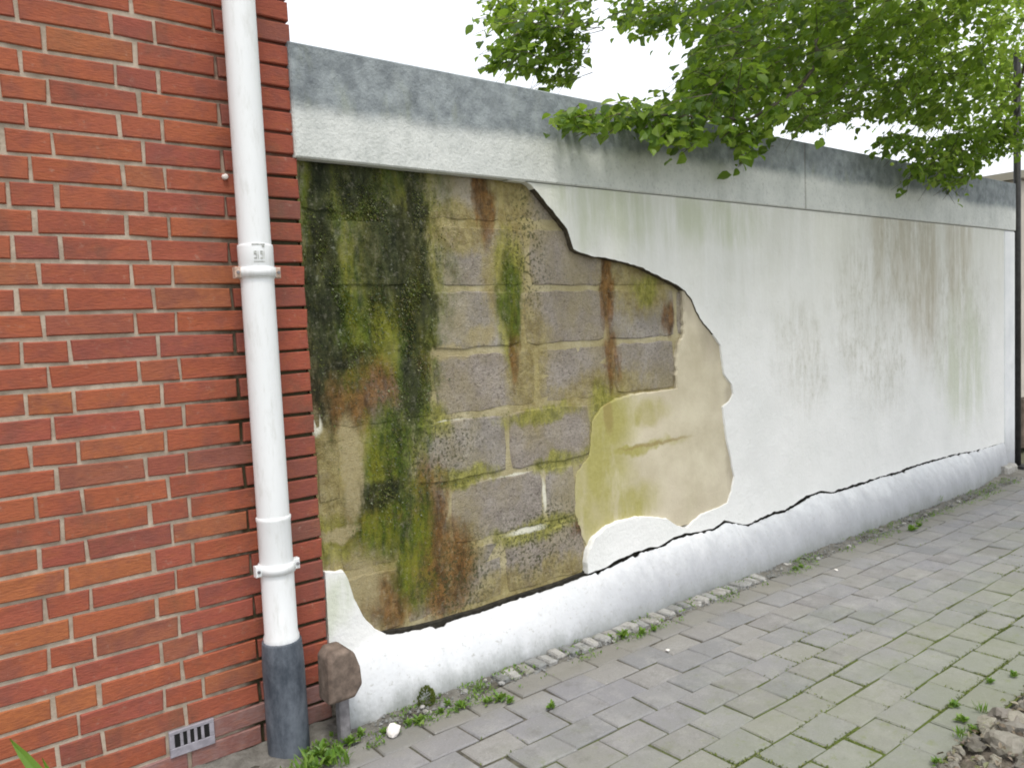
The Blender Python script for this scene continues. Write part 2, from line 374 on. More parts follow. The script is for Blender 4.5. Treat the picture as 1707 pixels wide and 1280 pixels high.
def paver_mat():
    k = NM('paver_concrete', .9, .25); r = k.orand()
    c = k.cramp(r, [(0, (.205, .207, .215)), (.3, (.26, .257, .258)), (.55, (.235, .232, .245)), (.8, (.27, .262, .25)), (1, (.22, .213, .215))])
    n = k.noise(6, 6, .75); c = k.mix(k.math('MULTIPLY', k.ramp(n, .45, .7), .6), c, (.34, .335, .325)); n = k.noise(9, 6, .8, vec=k.scaled(k.pos(), (1, 1, 1), (3, 8, 1))); c = k.mix(k.math('MULTIPLY', k.ramp(n, .5, .72), .6), c, (.15, .145, .135))
    sp = k.noise(160, 3, .7); c = k.mix(k.math('MULTIPLY', k.ramp(sp, .5, .72), .5), c, (.15, .15, .145))
    sp = k.noise(110, 2, .7); c = k.mix(k.math('MULTIPLY', k.ramp(sp, .62, .72), .45), c, (.42, .42, .40))
    # greenish film, more on the side by the planted bed
    y = k.axis(1); x = k.axis(0)
    a = k.math('ADD', k.math('MULTIPLY', y, -.5), k.math('MULTIPLY', k.noise(1.6, 6, .75), 1.1))
    c = k.mix(k.math('MULTIPLY', k.ramp(a, .8, 1.4), .5), c, (.20, .225, .135)); pt = k.noise(14, 6, .8); c = k.mix(k.math('MULTIPLY', k.math('MULTIPLY', k.ramp(a, .75, 1.2), k.ramp(pt, .55, .68)), .55), c, (.17, .20, .07))
    e = k.math('ADD', y, k.math('MULTIPLY', k.noise(6, 5, .7), .2)); c = k.mix(k.math('MULTIPLY', k.ramp(e, -.34, -.2), .5), c, (.19, .18, .14))
    k.color(c); k.bump(k.math('ADD', k.noise(140, 4, .7), k.noise(18, 4)), .5, .004); return k.m
M_paver = paver_mat()
def jointsand_mat():
    k = NM('paving_joint', .95, .1)
    c = k.mix(k.ramp(k.noise(40, 5), .3, .7), (.07, .066, .055), (.14, .13, .105))
    y = k.axis(1); a = k.math('ADD', k.math('MULTIPLY', y, -.55), k.math('MULTIPLY', k.noise(2.2, 6, .75), 1.1))
    c = k.mix(k.ramp(a, .8, 1.25), c, (.10, .13, .03)); k.color(c); k.bump(k.noise(150, 3), .8, .006); return k.m
M_sand = jointsand_mat()
def soil_mat(name, a, b):
    k = NM(name, .97, .1); c = k.mix(k.ramp(k.noise(14, 6, .7), .3, .7), a, b)
    c = k.mix(k.math('MULTIPLY', k.ramp(k.noise(5, 6, .75), .56, .72), .5), c, (.12, .13, .06)); k.color(c); k.bump(k.noise(50, 6, .75), 1, .02); return k.m
M_soil = soil_mat('soil', (.13, .11, .09), (.27, .235, .19))
M_ground = soil_mat('rough_ground', (.10, .10, .06), (.17, .16, .11))
M_grit = soil_mat('grit', (.17, .16, .14), (.30, .29, .26))
def leaf_mat(name, stops, trans=.5):
    k = NM(name, .42, .5)
    a = k.n('Attribute', attribute_name='tint').outputs['Fac']
    r = k.math('FRACT', k.math('ADD', a, k.math('MULTIPLY', k.orand(), .93)))
    c = k.cramp(r, stops); k.color(c)
    t = k.n('BsdfTranslucent'); b = k.mix(.5, c, (.30, .42, .03)); k.put(t.inputs[0], b)
    m = k.n('MixShader'); m.inputs[0].default_value = trans
    o = k.t.nodes['Material Output']; k.t.links.new(k.b.outputs[0], m.inputs[1]); k.t.links.new(t.outputs[0], m.inputs[2]); k.t.links.new(m.outputs[0], o.inputs[0])
    return k.m
M_leaf = leaf_mat('tree_leaf', [(0, (.035, .085, .016)), (.35, (.095, .19, .024)), (.7, (.17, .29, .04)), (1, (.32, .42, .08))], .62)
M_weed = leaf_mat('weed_leaf', [(0, (.08, .17, .02)), (.5, (.13, .26, .03)), (1, (.22, .33, .06))], .35)
M_moss = leaf_mat('wall_moss', [(0, (.016, .032, .007)), (.35, (.04, .07, .010)), (.65, (.075, .105, .014)), (.85, (.13, .14, .022)), (1, (.08, .055, .018))], .15)
M_gmoss = leaf_mat('ground_moss', [(0, (.07, .10, .02)), (.5, (.12, .16, .03)), (1, (.22, .23, .07))], .2)
M_litter = leaf_mat('leaf_litter', [(0, (.07, .05, .035)), (.4, (.16, .12, .085)), (.7, (.24, .20, .15)), (.88, (.12, .14, .04)), (1, (.30, .27, .22))], .1)
M_bark = simple('bark', (.10, .085, .065), .95, .35, 12, .8)
M_pvc = NM('white_plastic', .42, .45)
_n = M_pvc.noise(5, 5, .7, sc=(1, 1, .4)); _g = M_pvc.noise(28, 5, .75, sc=(1, 1, .2))
M_pvc.color(M_pvc.mix(M_pvc.math('MULTIPLY', M_pvc.ramp(_g, .48, .74), .45), M_pvc.mix(_n, (.74, .76, .77), (.82, .83, .84)), (.50, .50, .46))); M_pvc = M_pvc.m
M_iron = NM('black_standpipe', .55, .4)
_n = M_iron.noise(9, 6, .75, sc=(1, 1, .5)); M_iron.color(M_iron.mix(M_iron.ramp(_n, .35, .75), (.035, .045, .06), (.15, .17, .20))); M_iron.bump(M_iron.noise(60, 4), .3, .003); M_iron = M_iron.m
M_lug = simple('rusted_lug', (.52, .38, .30), .7, .3, 60)
M_print = simple('faded_print', (.42, .43, .40), .7, .4, 90)
M_ventm = simple('vent_metal', (.30, .285, .32), .5, .2, 40, .2)
M_dark = simple('dark_void', (.012, .012, .012), .9, .2)
M_hood = simple('weathered_brown_casting', (.165, .125, .10), .85, .4, 22, .6)
M_steel = simple('grey_steel', (.20, .19, .20), .6, .3, 30, .3)
M_post = simple('dark_painted_steel', (.035, .034, .034), .5, .3, 20, .2)
M_plaster = simple('pale_plaster', (.50, .46, .40), .9, .12, 4, .4)
M_plinth = simple('brown_plinth', (.16, .125, .10), .9, .4, 9, .6)
def stone_mat(name, stops):
    k = NM(name, .9, .25); c = k.cramp(k.orand(), stops); c = k.mix(k.math('MULTIPLY', k.ramp(k.noise(40, 5, .7), .4, .7), .5), c, (.15, .14, .11))
    c = k.mix(k.math('MULTIPLY', k.ramp(k.noise(12, 5, .7), .55, .7), .5), c, (.13, .15, .06)); k.color(c); k.bump(k.noise(60, 5, .7), .8, .008); return k.m
M_stone = stone_mat('rubble_stone', [(0, (.14, .13, .11)), (.4, (.22, .205, .18)), (.7, (.33, .31, .25)), (1, (.20, .18, .165))])
M_pebble = stone_mat('pebble', [(0, (.20, .21, .21)), (.4, (.34, .34, .33)), (.7, (.45, .44, .42)), (1, (.28, .27, .25))])
M_edge = simple('shaded_render_edge', (.075, .062, .042), .95, .5, 30, .8)  # broken grey-brown cement, darkened to paint the shadow line under the overhang
M_crack_shade = simple('crack_shade', (.030, .027, .020), .97, .5, 40, .9)  # near-black colour standing in for the shade inside the crack
M_white = simple('white_stone', (.80, .76, .72), .8, .1, 30, .4)

# ================================================================== THE SETTING
def sheet(name, x0, x1, y0, y1, z, mat, label, cat):
    o = mobj(name, [(x0, y0, z), (x1, y0, z), (x1, y1, z), (x0, y1, z)], [(0, 1, 2, 3)], mat)
    return tag(o, label, cat, kind='structure')
sheet('ground', -300, 300, -300, 300, -.06, M_ground, 'rough bare ground reaching to the horizon', 'ground')

# ---- pavement of grey pavers in running bond, rows along the wall
PV_X, PV_Y, PJ = .205, .140, .0075
BED_Y, BED_X0 = -1.622, 2.36
pavement = mobj('pavement', [(-1.5, -4.2, -.007), (BED_X0, -4.2, -.007), (BED_X0, BED_Y, -.007), (16, BED_Y, -.007), (16, -.1, -.007), (-1.5, -.1, -.007)], [(0, 1, 2, 5), (2, 3, 4, 5)], M_sand)
tag(pavement, 'grey paved footpath along the foot of the white wall', 'pavement', kind='structure')
def paver_vf(rnd):
    hx, hy, b = (PV_X-PJ)/2, (PV_Y-PJ)/2, .005
    j = lambda: rnd.uniform(-.0045, .0045)
    c = [(-hx+j(), -hy+j()), (hx+j(), -hy+j()), (hx+j(), hy+j()), (-hx+j(), hy+j())]
    vs = [(x, y, -.05) for x, y in c] + [(x, y, -b) for x, y in c] + [(x*(1-b/hx), y*(1-b/hy), j()*.3) for x, y in c]
    fs = [(8, 9, 10, 11)]
    for k in range(4):
        n = (k+1) % 4; fs += [(k, n, 4+n, 4+k), (4+k, 4+n, 8+n, 8+k)]
    return vs, fs
pmeshes = [mesh('paver', *paver_vf(random.Random(i)), M_paver) for i in range(8)]
rnd = random.Random(3); spots = []
y_top = -.218
for r_ in range(28):
    yc = y_top - PV_Y*(r_+.5)
    off = 1.93 + (.5*PV_X if (r_ % 2) == 0 else 0)
    k0 = int((-1.4-off)/PV_X)
    for k in range(k0, k0+86):
        xc = off + PV_X*(k+.5)
        if xc > 15.5: break
        if yc < BED_Y + PV_Y*.45 and xc > BED_X0: continue
        p = project((xc, yc, 0)); size = 0
        if p and -40 < p[0] < 1750 and p[1] < 1330 and p[1] > 300: size = 1/p[2]**2
        spots.append((size, xc + rnd.uniform(-.005, .005), yc + rnd.uniform(-.0025, .0025), rnd.gauss(0, .0012), rnd.gauss(0, .0045), rnd.gauss(0, .0045), rnd.gauss(0, .016), rnd.randrange(8)))
spots.sort(key=lambda s: -s[0])
fv, ff = [], []
for i, (size, x, y, z, rx, ry, rz, v) in enumerate(spots):
    if i < 300 and size > 0:
        o = bpy.data.objects.new('paver', pmeshes[v]); link(o, pavement)
        o.location = (x, y, z); o.rotation_euler = (rx, ry, rz)
    else:
        M = Matrix.Translation((x, y, z)) @ Matrix.Rotation(rz, 4, 'Z') @ Matrix.Rotation(ry, 4, 'Y') @ Matrix.Rotation(rx, 4, 'X')
        b = len(fv); fv += [M @ Vector(q.co) for q in pmeshes[v].vertices]
        ff += [tuple(b+q for q in p.vertices) for p in pmeshes[v].polygons]
tag(mobj('paver_field', fv, ff, M_paver, pavement), kind='stuff')

sett_m = []
for i in range(5):
    q_ = random.Random(200+i); hx, hy = .026, .043
    c_ = [(sx*hx*q_.uniform(.8, 1.05), sy*hy*q_.uniform(.85, 1.05)) for sx, sy in ((-1, -1), (1, -1), (1, 1), (-1, 1))]
    v_ = [(x, y, -.03) for x, y in c_] + [(x, y, .004) for x, y in c_] + [(x*.8, y*.86, .012 + q_.uniform(-.003, .003)) for x, y in c_]
    f_ = [(8, 9, 10, 11)] + [t for k in range(4) for t in ((k, (k+1) % 4, 4+(k+1) % 4, 4+k), (4+k, 4+(k+1) % 4, 8+(k+1) % 4, 8+k))]
    sett_m.append(mesh('sett', v_, f_, None))
SETTS = []
x = 1.86
while x < 3.7:
    SETTS.append((x, -.172 + rnd.gauss(0, .006), rnd.gauss(0, .09), rnd.randrange(5), rnd.uniform(-.004, .006))); x += rnd.uniform(.056, .072)
# gritty strip between the pavers and the wall
gv, gf = [], []
nx, ny = 260, 8
for i in range(nx+1):
    for j in range(ny+1):
        x = -1.5 + 10*i/nx; y = -.30 + .30*j/ny
        z = -.012 + .016*mnoise.noise(Vector((x*9, y*9, 0))) + .012*mnoise.noise(Vector((x*31, y*31, 4))) + .022*(j/ny)
        if j == 0: z = -.03
        gv.append((x, y, z))
for i in range(nx):
    for j in range(ny):
        a = i*(ny+1)+j; gf.append((a, a+ny+1, a+ny+2, a+1))
tag(mobj('grit_strip', gv, gf, M_grit, smooth=True), 'strip of grit and soil between the pavers and the wall', 'ground', kind='structure')

# planted bed
bv, bf = [], []
nx, ny = 130, 60
for i in range(nx+1):
    for j in range(ny+1):
        x = BED_X0 + 8*i/nx; y = BED_Y - 2.9*j/ny
        e = min(1, j/2)*min(1, i/4)
        z = -.02 + e*(.045 + .03*mnoise.noise(Vector((x*2, y*2, 2))) + .03*mnoise.noise(Vector((x*9, y*9, 0))) + .015*mnoise.noise(Vector((x*25, y*25, 7))))
        bv.append((x, y, z))
for i in range(nx):
    for j in range(ny):
        a = i*(ny+1)+j; bf.append((a, a+1, a+ny+2, a+ny+1))
tag(mobj('planting_bed', bv, bf, M_soil, smooth=True), 'bed of bare brown soil beside the paved path', 'soil', kind='structure')

# ================================================================== BRICK HOUSE
house = empty('brick_house', (0, .1, 0))
tag(house, 'red brick house wall with cream mortar joints behind the white drainpipe', 'house')
CZ, U0, UH, BJ = .07731, .2948, .126, .0115
Z0 = H + .9590
XE = 1.190                                          # the corner of the house
core_v, core_f = [], []
def addbox(vs, fs, b):
    n = len(vs); vs += b[0]; fs += [tuple(n+q for q in f) for f in b[1]]
pr = [(-3, .0055), (.66, .0055), (.78, .008), (.90, .0125), (XE-.012, .014), (XE-.012, .36), (-3, .36)]
core_v += [(x, y, 0) for x, y in pr] + [(x, y, 3.6) for x, y in pr]
core_f += [(i, (i+1) % 7, 7+(i+1) % 7, 7+i) for i in range(7)] + [tuple(range(7))[::-1], tuple(range(7, 14))]
mobj('mortar', core_v, core_f, M_mortar, house)
brng = random.Random(5)
def brick_mesh(w, variants, mat):
    out = []
    for i in range(variants):
        hw, hh = (w-BJ)/2, (CZ-BJ)/2
        vs, fs = box_vf(-hw, hw, 0, .105, -hh, hh, .0035, .0030, brng)
        me = mesh('brick', vs, fs, mat); fix_normals(me); out.append(me)
    return out
bank = {}
def bricks_for(w, mat):
    key = (round(w, 3), mat.name)
    if key not in bank: bank[key] = brick_mesh(w, 5, mat)
    return bank[key]
sv, sf = [], []
count = 0
for row in range(-15, 32):
    zt = Z0 - CZ*row; zc = zt - CZ/2
    for per in range(-6, 3):
        if row % 2 == 0: segs = [(0, 1), (1, 3), (3, 5)]
        else: segs = [(2.5, 3.5), (3.5, 5.5), (5.5, 7.5)]
        for a, b in segs:
            xa, xb = U0 + UH*(a+5*per), U0 + UH*(b+5*per)
            if xb < -2.9 or xa > XE - .03: continue
            if xb > XE - .02: xb = XE + BJ/2
            if zc < .01: continue
            wdt = xb-xa; xc = (xa+xb)/2
            mat = M_brick_base if (zc < .17 and xc > .62) or zc < .07 else (M_brick_edge if xc > .93 else M_brick)
            ms = bricks_for(wdt, mat); me = ms[brng.randrange(5)]
            yo = brng.gauss(0, .0012); rz = brng.gauss(0, .003); ry = brng.gauss(0, .004)
            if xb > -.36 and -3.5 < row and count < 300:
                o = bpy.data.objects.new('brick', me); link(o, house)
                o.location = (xc, yo - .1, zc); o.rotation_euler = (0, ry, rz); count += 1
            else:
                M = Matrix.Translation((xc, yo, zc)); n = len(sv)
                sv += [M @ Vector(q.co) for q in me.vertices]; sf += [tuple(n+q for q in p.vertices) for p in me.polygons]
tag(mobj('brick_field', sv, sf, M_brick, house), kind='stuff')
# air vent low in the brickwork
vent = empty('v'); bpy.data.objects.remove(vent)
vx0, vx1, vz0, vz1 = .612, .757, .072, .160
vv, vf = [], []
for b in [(vx0, vx1, -.008, .003, vz0, vz0+.030), (vx0, vx1, -.008, .003, vz1-.012, vz1), (vx0, vx0+.016, -.0075, .003, vz0+.030, vz1-.012), (vx1-.016, vx1, -.0075, .003, vz0+.030, vz1-.012)]:
    addbox(vv, vf, box_vf(*b, .0015))
vent = mobj('air_vent', vv, vf, M_ventm, house)
tag(vent, 'pale grey metal air vent with five dark upright slots')
addb = box_vf(vx0+.01, vx1-.01, -.0055, .002, vz0+.02, vz1-.006)
o = mobj('vent_opening', *addb, M_dark); o.parent = vent
for k in range(4):
    x = vx0+.016 + (vx1-vx0-.032)*(k+1)/5
    o = mobj('slat', *box_vf(x-.005, x+.005, -.0078, .001, vz0+.0305, vz1-.0125, .001), M_ventm); o.parent = vent
# white plastic plug beside the pipe
p = WP(375, 295, -.004)
mobj('wall_plug', *tube_vf([(p.x, .002, p.z), (p.x, -.012, p.z), (p.x, -.014, p.z)], [.010, .009, .005], 8), M_white, house)

# ================================================================== DOWNPIPE
pipe = empty('drainpipe', (.98, -.092, 0))
tag(pipe, 'white plastic drainpipe in a black standpipe clamped to the brick wall', 'drainpipe')
PXc, PYc = .980, -.092
def lathe(name, prof, mat, parent, n=28):
    vs, fs = tube_vf([(PXc, PYc, z) for z, r in prof], [r for z, r in prof], n, False)
    return mobj(name, vs, fs, mat, parent, smooth=True)
def autosmooth(o):
    for p in o.data.polygons:
        if len(p.vertices) > 4: p.use_smooth = False
autosmooth(lathe('upper_pipe', [(1.702, .0530), (3.62, .0530)], M_pvc, pipe))
autosmooth(lathe('socket', [(1.640, .0535), (1.645, .0575), (1.750, .0580), (1.756, .0570), (1.757, .0525)], M_pvc, pipe))
autosmooth(lathe('middle_pipe', [(.830, .0545), (1.648, .0545)], M_pvc, pipe))
autosmooth(lathe('lower_pipe', [(.376, .0560), (.392, .0600), (.412, .0605), (.425, .0562), (.815, .0562), (.823, .0585), (.833, .0585), (.836, .0540)], M_pvc, pipe))
autosmooth(lathe('standpipe', [(-.03, .0715), (.30, .0715), (.345, .0700), (.392, .0670), (.398, .0660), (.399, .0590), (.36, .0580)], M_iron, pipe))
def clamp(z):
    c = lathe('clamp', [(z-.017, .0555), (z-.016, .0625), (z+.016, .0625), (z+.017, .0555)], M_pvc, pipe); autosmooth(c)
    for s in (-1, 1):
        o = mobj('lug', *box_vf(PXc+s*.067-.011, PXc+s*.067+.011, PYc-.016, PYc+.010, z-.019, z+.018, .003), M_lug if z > 1 else M_pvc); o.parent = c
    for s in (-1, 1):
        o = mobj('screw', *tube_vf([(PXc+s*.069, PYc-.015, z), (PXc+s*.069, PYc-.021, z), (PXc+s*.069, PYc-.0215, z)], [.0055, .0055, .003], 8), M_steel); o.parent = c
    o = mobj('wall_stud', *tube_vf([(PXc, PYc+.05, z), (PXc, .02, z)], [.008, .008], 8), M_steel); o.parent = c
clamp(1.665); clamp(.655)
# faded printing on the socket
fv_, ff_ = [], []
def stroke(a0, a1, z0, z1):
    n = len(fv_); k = 4
    for i in range(k+1):
        a = a0 + (a1-a0)*i/k
        for z in (z0, z1): fv_.append((PXc + .0592*math.sin(a), PYc - .0592*math.cos(a), z))
    for i in range(k): ff_.append((n+2*i, n+2*i+2, n+2*i+3, n+2*i+1))
# small illegible stamp: a bar above a row of figures
stroke(-.55, .20, 1.764-.012, 1.768-.012); stroke(.02, .16, 1.756-.012, 1.763-.012)
for a0, bars in ((-.45, 'S'), (-.24, 'I'), (-.10, 'S'), (.10, 'I')):
    zb, zt = 1.706, 1.732
    if bars in 'LI': stroke(a0, a0+.035, zb, zt)
    if bars == 'L': stroke(a0+.035, a0+.14, zb, zb+.006)
    if bars == 'S':
        for z in (zb, zb+.014, zt-.005): stroke(a0, a0+.15, z, z+.005)
        stroke(a0, a0+.03, zb+.019, zt-.005); stroke(a0+.12, a0+.15, zb+.005, zb+.014)
stroke(-.48, .15, 1.696, 1.699)
mobj('printing', fv_, ff_, M_print, pipe)

# ================================================================== GARDEN WALL
gw = empty('garden_wall', (4.4, .15, 0))
tag(gw, 'long white rendered garden wall with a big patch of mossy blocks laid bare', 'wall')
WX0, WX1 = 1.196, 7.735
CAPZ0, CAPZ1 = 2.083, 2.487
mobj('core', *box_vf(WX0, WX1-.01, .0345, .30, 0, CAPZ0+.01), M_joint, gw)
# concrete coping, two lengths
XJ = WP(1347, 300, -.03).x
def coping(x0, x1):
    vs, fs = box_vf(x0, x1, -.014, .33, CAPZ0, CAPZ1, .006)
    mobj('coping', vs, fs, M_coping, gw)
coping(WP(489, 160, -.028).x, XJ-.003); coping(XJ+.003, WX1)
mobj('coping_joint', *box_vf(XJ-.004, XJ+.004, -.009, .32, CAPZ0+.005, CAPZ1-.006), M_plinth, gw)
# blocks
def block(x0, x1, z0, z1, yf):
    pts = resample([(x0, z0), (x1, z0), (x1, z1), (x0, z1)], .05)
    n = len(pts); vs, fs = [], []
    cx, cz = (x0+x1)/2, (z0+z1)/2
    ring = []
    for p in pts:
        jx, jz = R.gauss(0, .0028), R.gauss(0, .0028)
        x, z = p.x+jx, p.y+jz
        # round the corners
        dx, dz = min(x-x0, x1-x), min(z-z0, z1-z)
        if dx < .012 and dz < .012: x += (.008 if x < cx else -.008); z += (.008 if z < cz else -.008)
        ring.append((x, z))
    ins = lambda v, c, d: v + (d if v < c else -d) if abs(v-c) > d else v
    vs += [(x, .07, z) for x, z in ring]
    vs += [(x, yf+.004+R.uniform(0, .003), z) for x, z in ring]
    vs += [(ins(x, cx, .004+R.uniform(0, .006)), yf+R.uniform(-.0015, .002), ins(z, cz, .004+R.uniform(0, .006))) for x, z in ring]
    for k in range(n):
        m = (k+1) % n
        fs += [(k, m, n+m, n+k), (n+k, n+m, 2*n+m, 2*n+k)]
    vs.append((cx, yf-.001, cz)); c = len(vs)-1
    for k in range(n): fs.append((2*n+k, 2*n+(k+1) % n, c))
    me = mesh('block', vs, fs, M_block); fix_normals(me)
    o = bpy.data.objects.new('block', me); link(o, gw); o.location = -Vector(gw.location)
ZJ = [2.10, 1.890, 1.615, 1.350, 1.078, .800, .520, .245, -.03]
rows = [[1.20, 1.655, 2.135, 2.63, 3.1], [1.20, 1.262, 1.758, 2.266, 2.76, 3.25], [1.20, 1.232, 1.728, 2.223, 2.752, 3.262, 3.7],
        [1.20, 1.247, 1.732, 2.292, 2.784, 3.250, 3.75], [1.20, 1.310, 1.624, 2.106, 2.621, 3.1, 3.6], [1.20, 1.262, 1.780, 2.306, 2.510, 3.0, 3.5],
        [1.20, 1.540, 2.052, 2.560, 3.06], [1.20, 1.30, 1.80, 2.30, 2.8]]
for i, xs in enumerate(rows):
    for a, b in zip(xs[:-1], xs[1:]):
        j = .0115
        if i == 4 and abs(a-1.310) < .01: a += .12            # wide mortar patch
        block(a + (j if a > 1.21 else 0), b-j, ZJ[i+1]+j, ZJ[i]-j, .030 + R.uniform(-.002, .005))
# outline of the broken render
def XZ(lst, y): return [(lambda p: (p.x, p.z))(WP(a, b, y)) for a, b in lst]
edge_px = [(845, 293), (868, 299), (885, 309), (900, 327), (915, 346), (931, 366), (944, 383), (950, 400), (955, 416), (972, 424), (990, 429), (1008, 430), (1040, 438), (1066, 446), (1090, 457), (1118, 471),
           (1130, 478), (1142, 486), (1152, 500), (1160, 520), (1172, 540), (1188, 558), (1200, 576), (1203, 600), (1206, 624), (1219, 641), (1222, 656), (1216, 668), (1204, 678), (1207, 705), (1211, 735), (1218, 765), (1223, 795), (1219, 818), (1212, 838), (1194, 847), (1170, 856), (1156, 868), (1145, 880), (1130, 876), (1112, 864), (1090, 861), (1062, 861), (1035, 868), (1010, 879), (992, 896), (982, 916), (978, 938), (980, 956)]
crack_px = [(984, 956), (1005, 949), (1022, 941), (1045, 929), (1062, 921), (1085, 915), (1108, 908), (1122, 898), (1140, 892), (1158, 889), (1175, 884), (1190, 882), (1208, 869), (1226, 872), (1246, 876), (1262, 868), (1290, 855), (1308, 852), (1330, 838), (1352, 825), (1368, 820), (1388, 821), (1420, 811), (1445, 803), (1468, 795), (1490, 790), (1530, 775), (1562, 766), (1595, 757), (1625, 752)]
gap_px = [.003, .006, .012, .014, .010, .009, .007, .009, .012, .004, .003, .011, .011, .004, .003, .010, .013, .011, .016, .013, .010, .008, .012, .011, .003, .011, .010, .008, .005, .0]
cr = [(lambda p: (p.x, p.z))(WP(a, b, -.004)) for a, b in crack_px]
cr.append((7.52, cr[-1][1] - .005)); gap_px.append(0)
edge = XZ(edge_px, 0)
edge[0] = (edge[0][0], CAPZ0+.004)
def crack_z(x):
    if x <= cr[0][0]: return cr[0][1], gap_px[0]
    for (x0, z0), (x1, z1), g0, g1 in zip(cr[:-1], cr[1:], gap_px[:-1], gap_px[1:]):
        g0, g1 = 1.15*g0, 1.15*g1
        if x0 <= x <= x1:
            t = (x-x0)/max(1e-6, x1-x0); return z0+(z1-z0)*t, g0+(g1-g0)*t
    return cr[-1][1], 0
xs = [cr[0][0] + i*.018 for i in range(int((7.50-cr[0][0])/.018)+1)]
lower = [(x, crack_z(x)[0] + .5*crack_z(x)[1]*(.75 + .9*mnoise.noise(Vector((x*9, 7, 0)))) + .006*mnoise.noise(Vector((x*17, 0, 0)))) for x in xs]
poly = edge + lower + [(7.50, lower[-1][1]), (7.50, CAPZ0-.004)]
poly[0] = (poly[0][0], CAPZ0-.004)
def keep_main(x, z): return z > CAPZ0-.02 or x > 7.48
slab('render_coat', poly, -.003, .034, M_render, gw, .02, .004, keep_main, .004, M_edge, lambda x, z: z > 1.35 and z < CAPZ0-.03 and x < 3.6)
# patch of render left at the bottom by the house
patch = XZ([(543, 954), (574, 953), (583, 968), (590, 990), (600, 1012), (612, 1034), (628, 1050), (646, 1058), (640, 1075), (548, 1100)], 0)
patch = [(max(WX0, x), z) for x, z in patch]
slab('render_patch', patch, .004, .034, M_render, gw, .02, .004, lambda x, z: x < WX0+.01, .006)
under = XZ([(1122, 466), (1136, 484), (1139, 520), (1138, 556), (1129, 574), (1127, 610), (1128, 648), (1096, 652), (1060, 656), (1030, 664), (1004, 680), (991, 704), (988, 736), (985, 762), (966, 786), (962, 820), (963, 858), (972, 884), (984, 922), (1040, 902), (1110, 884), (1190, 862), (1245, 838), (1260, 640), (1240, 560), (1180, 480)], .014)
_xl, _xr = WP(985, 760, .01).x, WP(1200, 700, .01).x
slab('undercoat', under, lambda x, z: max(.005, .0294 + (.003 - .0294)*max(0, min(1, (x-_xl)/(_xr-_xl)))**.7 - (.013 if z > 1.25 and x < 3.4 else 0)), .034, M_under, gw, .022, .009, None, .010)
# thick bent lip of render hanging loose beside the undercoat
# skirting: rounded cement fillet along the foot, its top edge follows the crack
top_px = [(560, 1104), (582, 1092), (612, 1069), (640, 1060), (660, 1057), (700, 1050), (740, 1040), (770, 1030), (800, 1022), (850, 1004), (900, 988), (940, 975), (972, 962)]
tp = [(lambda p: (p.x, p.z))(WP(a, b, -.012)) for a, b in top_px]
def top_z(x):
    if x <= tp[0][0]: return tp[0][1]
    for (x0, z0), (x1, z1) in zip(tp[:-1], tp[1:]):
        if x0 <= x <= x1: return z0 + (z1-z0)*(x-x0)/(x1-x0)
    if x < cr[0][0]: return tp[-1][1]
    z, g = crack_z(x); return z - .5*g
prof = [(0.0, .041), (0.0, .012), (-.002, -.006), (-.02, -.016), (-.12, -.041), (-.28, -.071), (-.48, -.096), (-.70, -.111), (-.88, -.117), (-1.05, -.118)]
sv, sf = [], []
n = int((7.50-WX0)/.014); m = len(prof)
for i in range(n+1):
    x = WX0 + (7.50-WX0)*i/n; tz = top_z(x)
    tz += .005*mnoise.noise(Vector((x*33, 1, 0))) + .005*mnoise.noise(Vector((x*80, 5, 0))) - (.012 if mnoise.noise(Vector((x*11, 9, 2))) > .42 else 0)
    fade = 1 - max(0, min(1, (x-6.6)/.8))*.75
    for k, (f, y) in enumerate(prof):
        z = tz*(1+f) + (.002 if k == 1 else 0)
        if k == 0: z = tz - .075; y = .012
        if k == 1: z = tz - .012; y = .006
        yy = y if y > -.004 else y*fade*(1 + .10*mnoise.noise(Vector((x*1.7, z*3, 4)))) + .005*mnoise.noise(Vector((x*6, z*8, 2))) + .002*mnoise.noise(Vector((x*25, z*25, 2)))
        sv.append((x, yy, z))
for i in range(n):
    for k in range(m-1):
        a = i*m+k; sf.append((a, a+1, a+m+1, a+m))
sf.append(tuple(range(m))[::-1])
o = mobj('skirting', sv, sf, M_skirt, gw, smooth=True); fix_normals(o.data)
# near-black strip painting the shade in the crack and behind the skirting's top edge
dv, df = [], []
n = int((7.45-WX0-.06)/.03)
for i in range(n+1):
    x = WX0 + .06 + (7.45-WX0-.06)*i/n; tz = top_z(x); up = .03 if x > cr[0][0] else .004
    yb = .022 if x > cr[0][0] else .020
    dv += [(x, yb, tz-.05), (x, yb + .004*mnoise.noise(Vector((x*20, 0, 0))), tz + up + (.006*mnoise.noise(Vector((x*14, 3, 0))) if x < cr[0][0] else 0)), (x, .034, tz + up + .004)]
for i in range(n): a = 3*i; df += [(a, a+3, a+4, a+1), (a+1, a+4, a+5, a+2)]
mobj('crack_shade', dv, df, M_crack_shade, gw)
# clean white end pillar
mobj('end_pillar', *box_vf(7.501, WX1, -.008, .32, 0, CAPZ0-.004, .012), M_skirt, gw)
p = GP(1660, 785); mobj('corner_stone', *box_vf(7.36, 7.60, -.08, -.012, -.02, .07, .02, .008), M_pebble, gw)

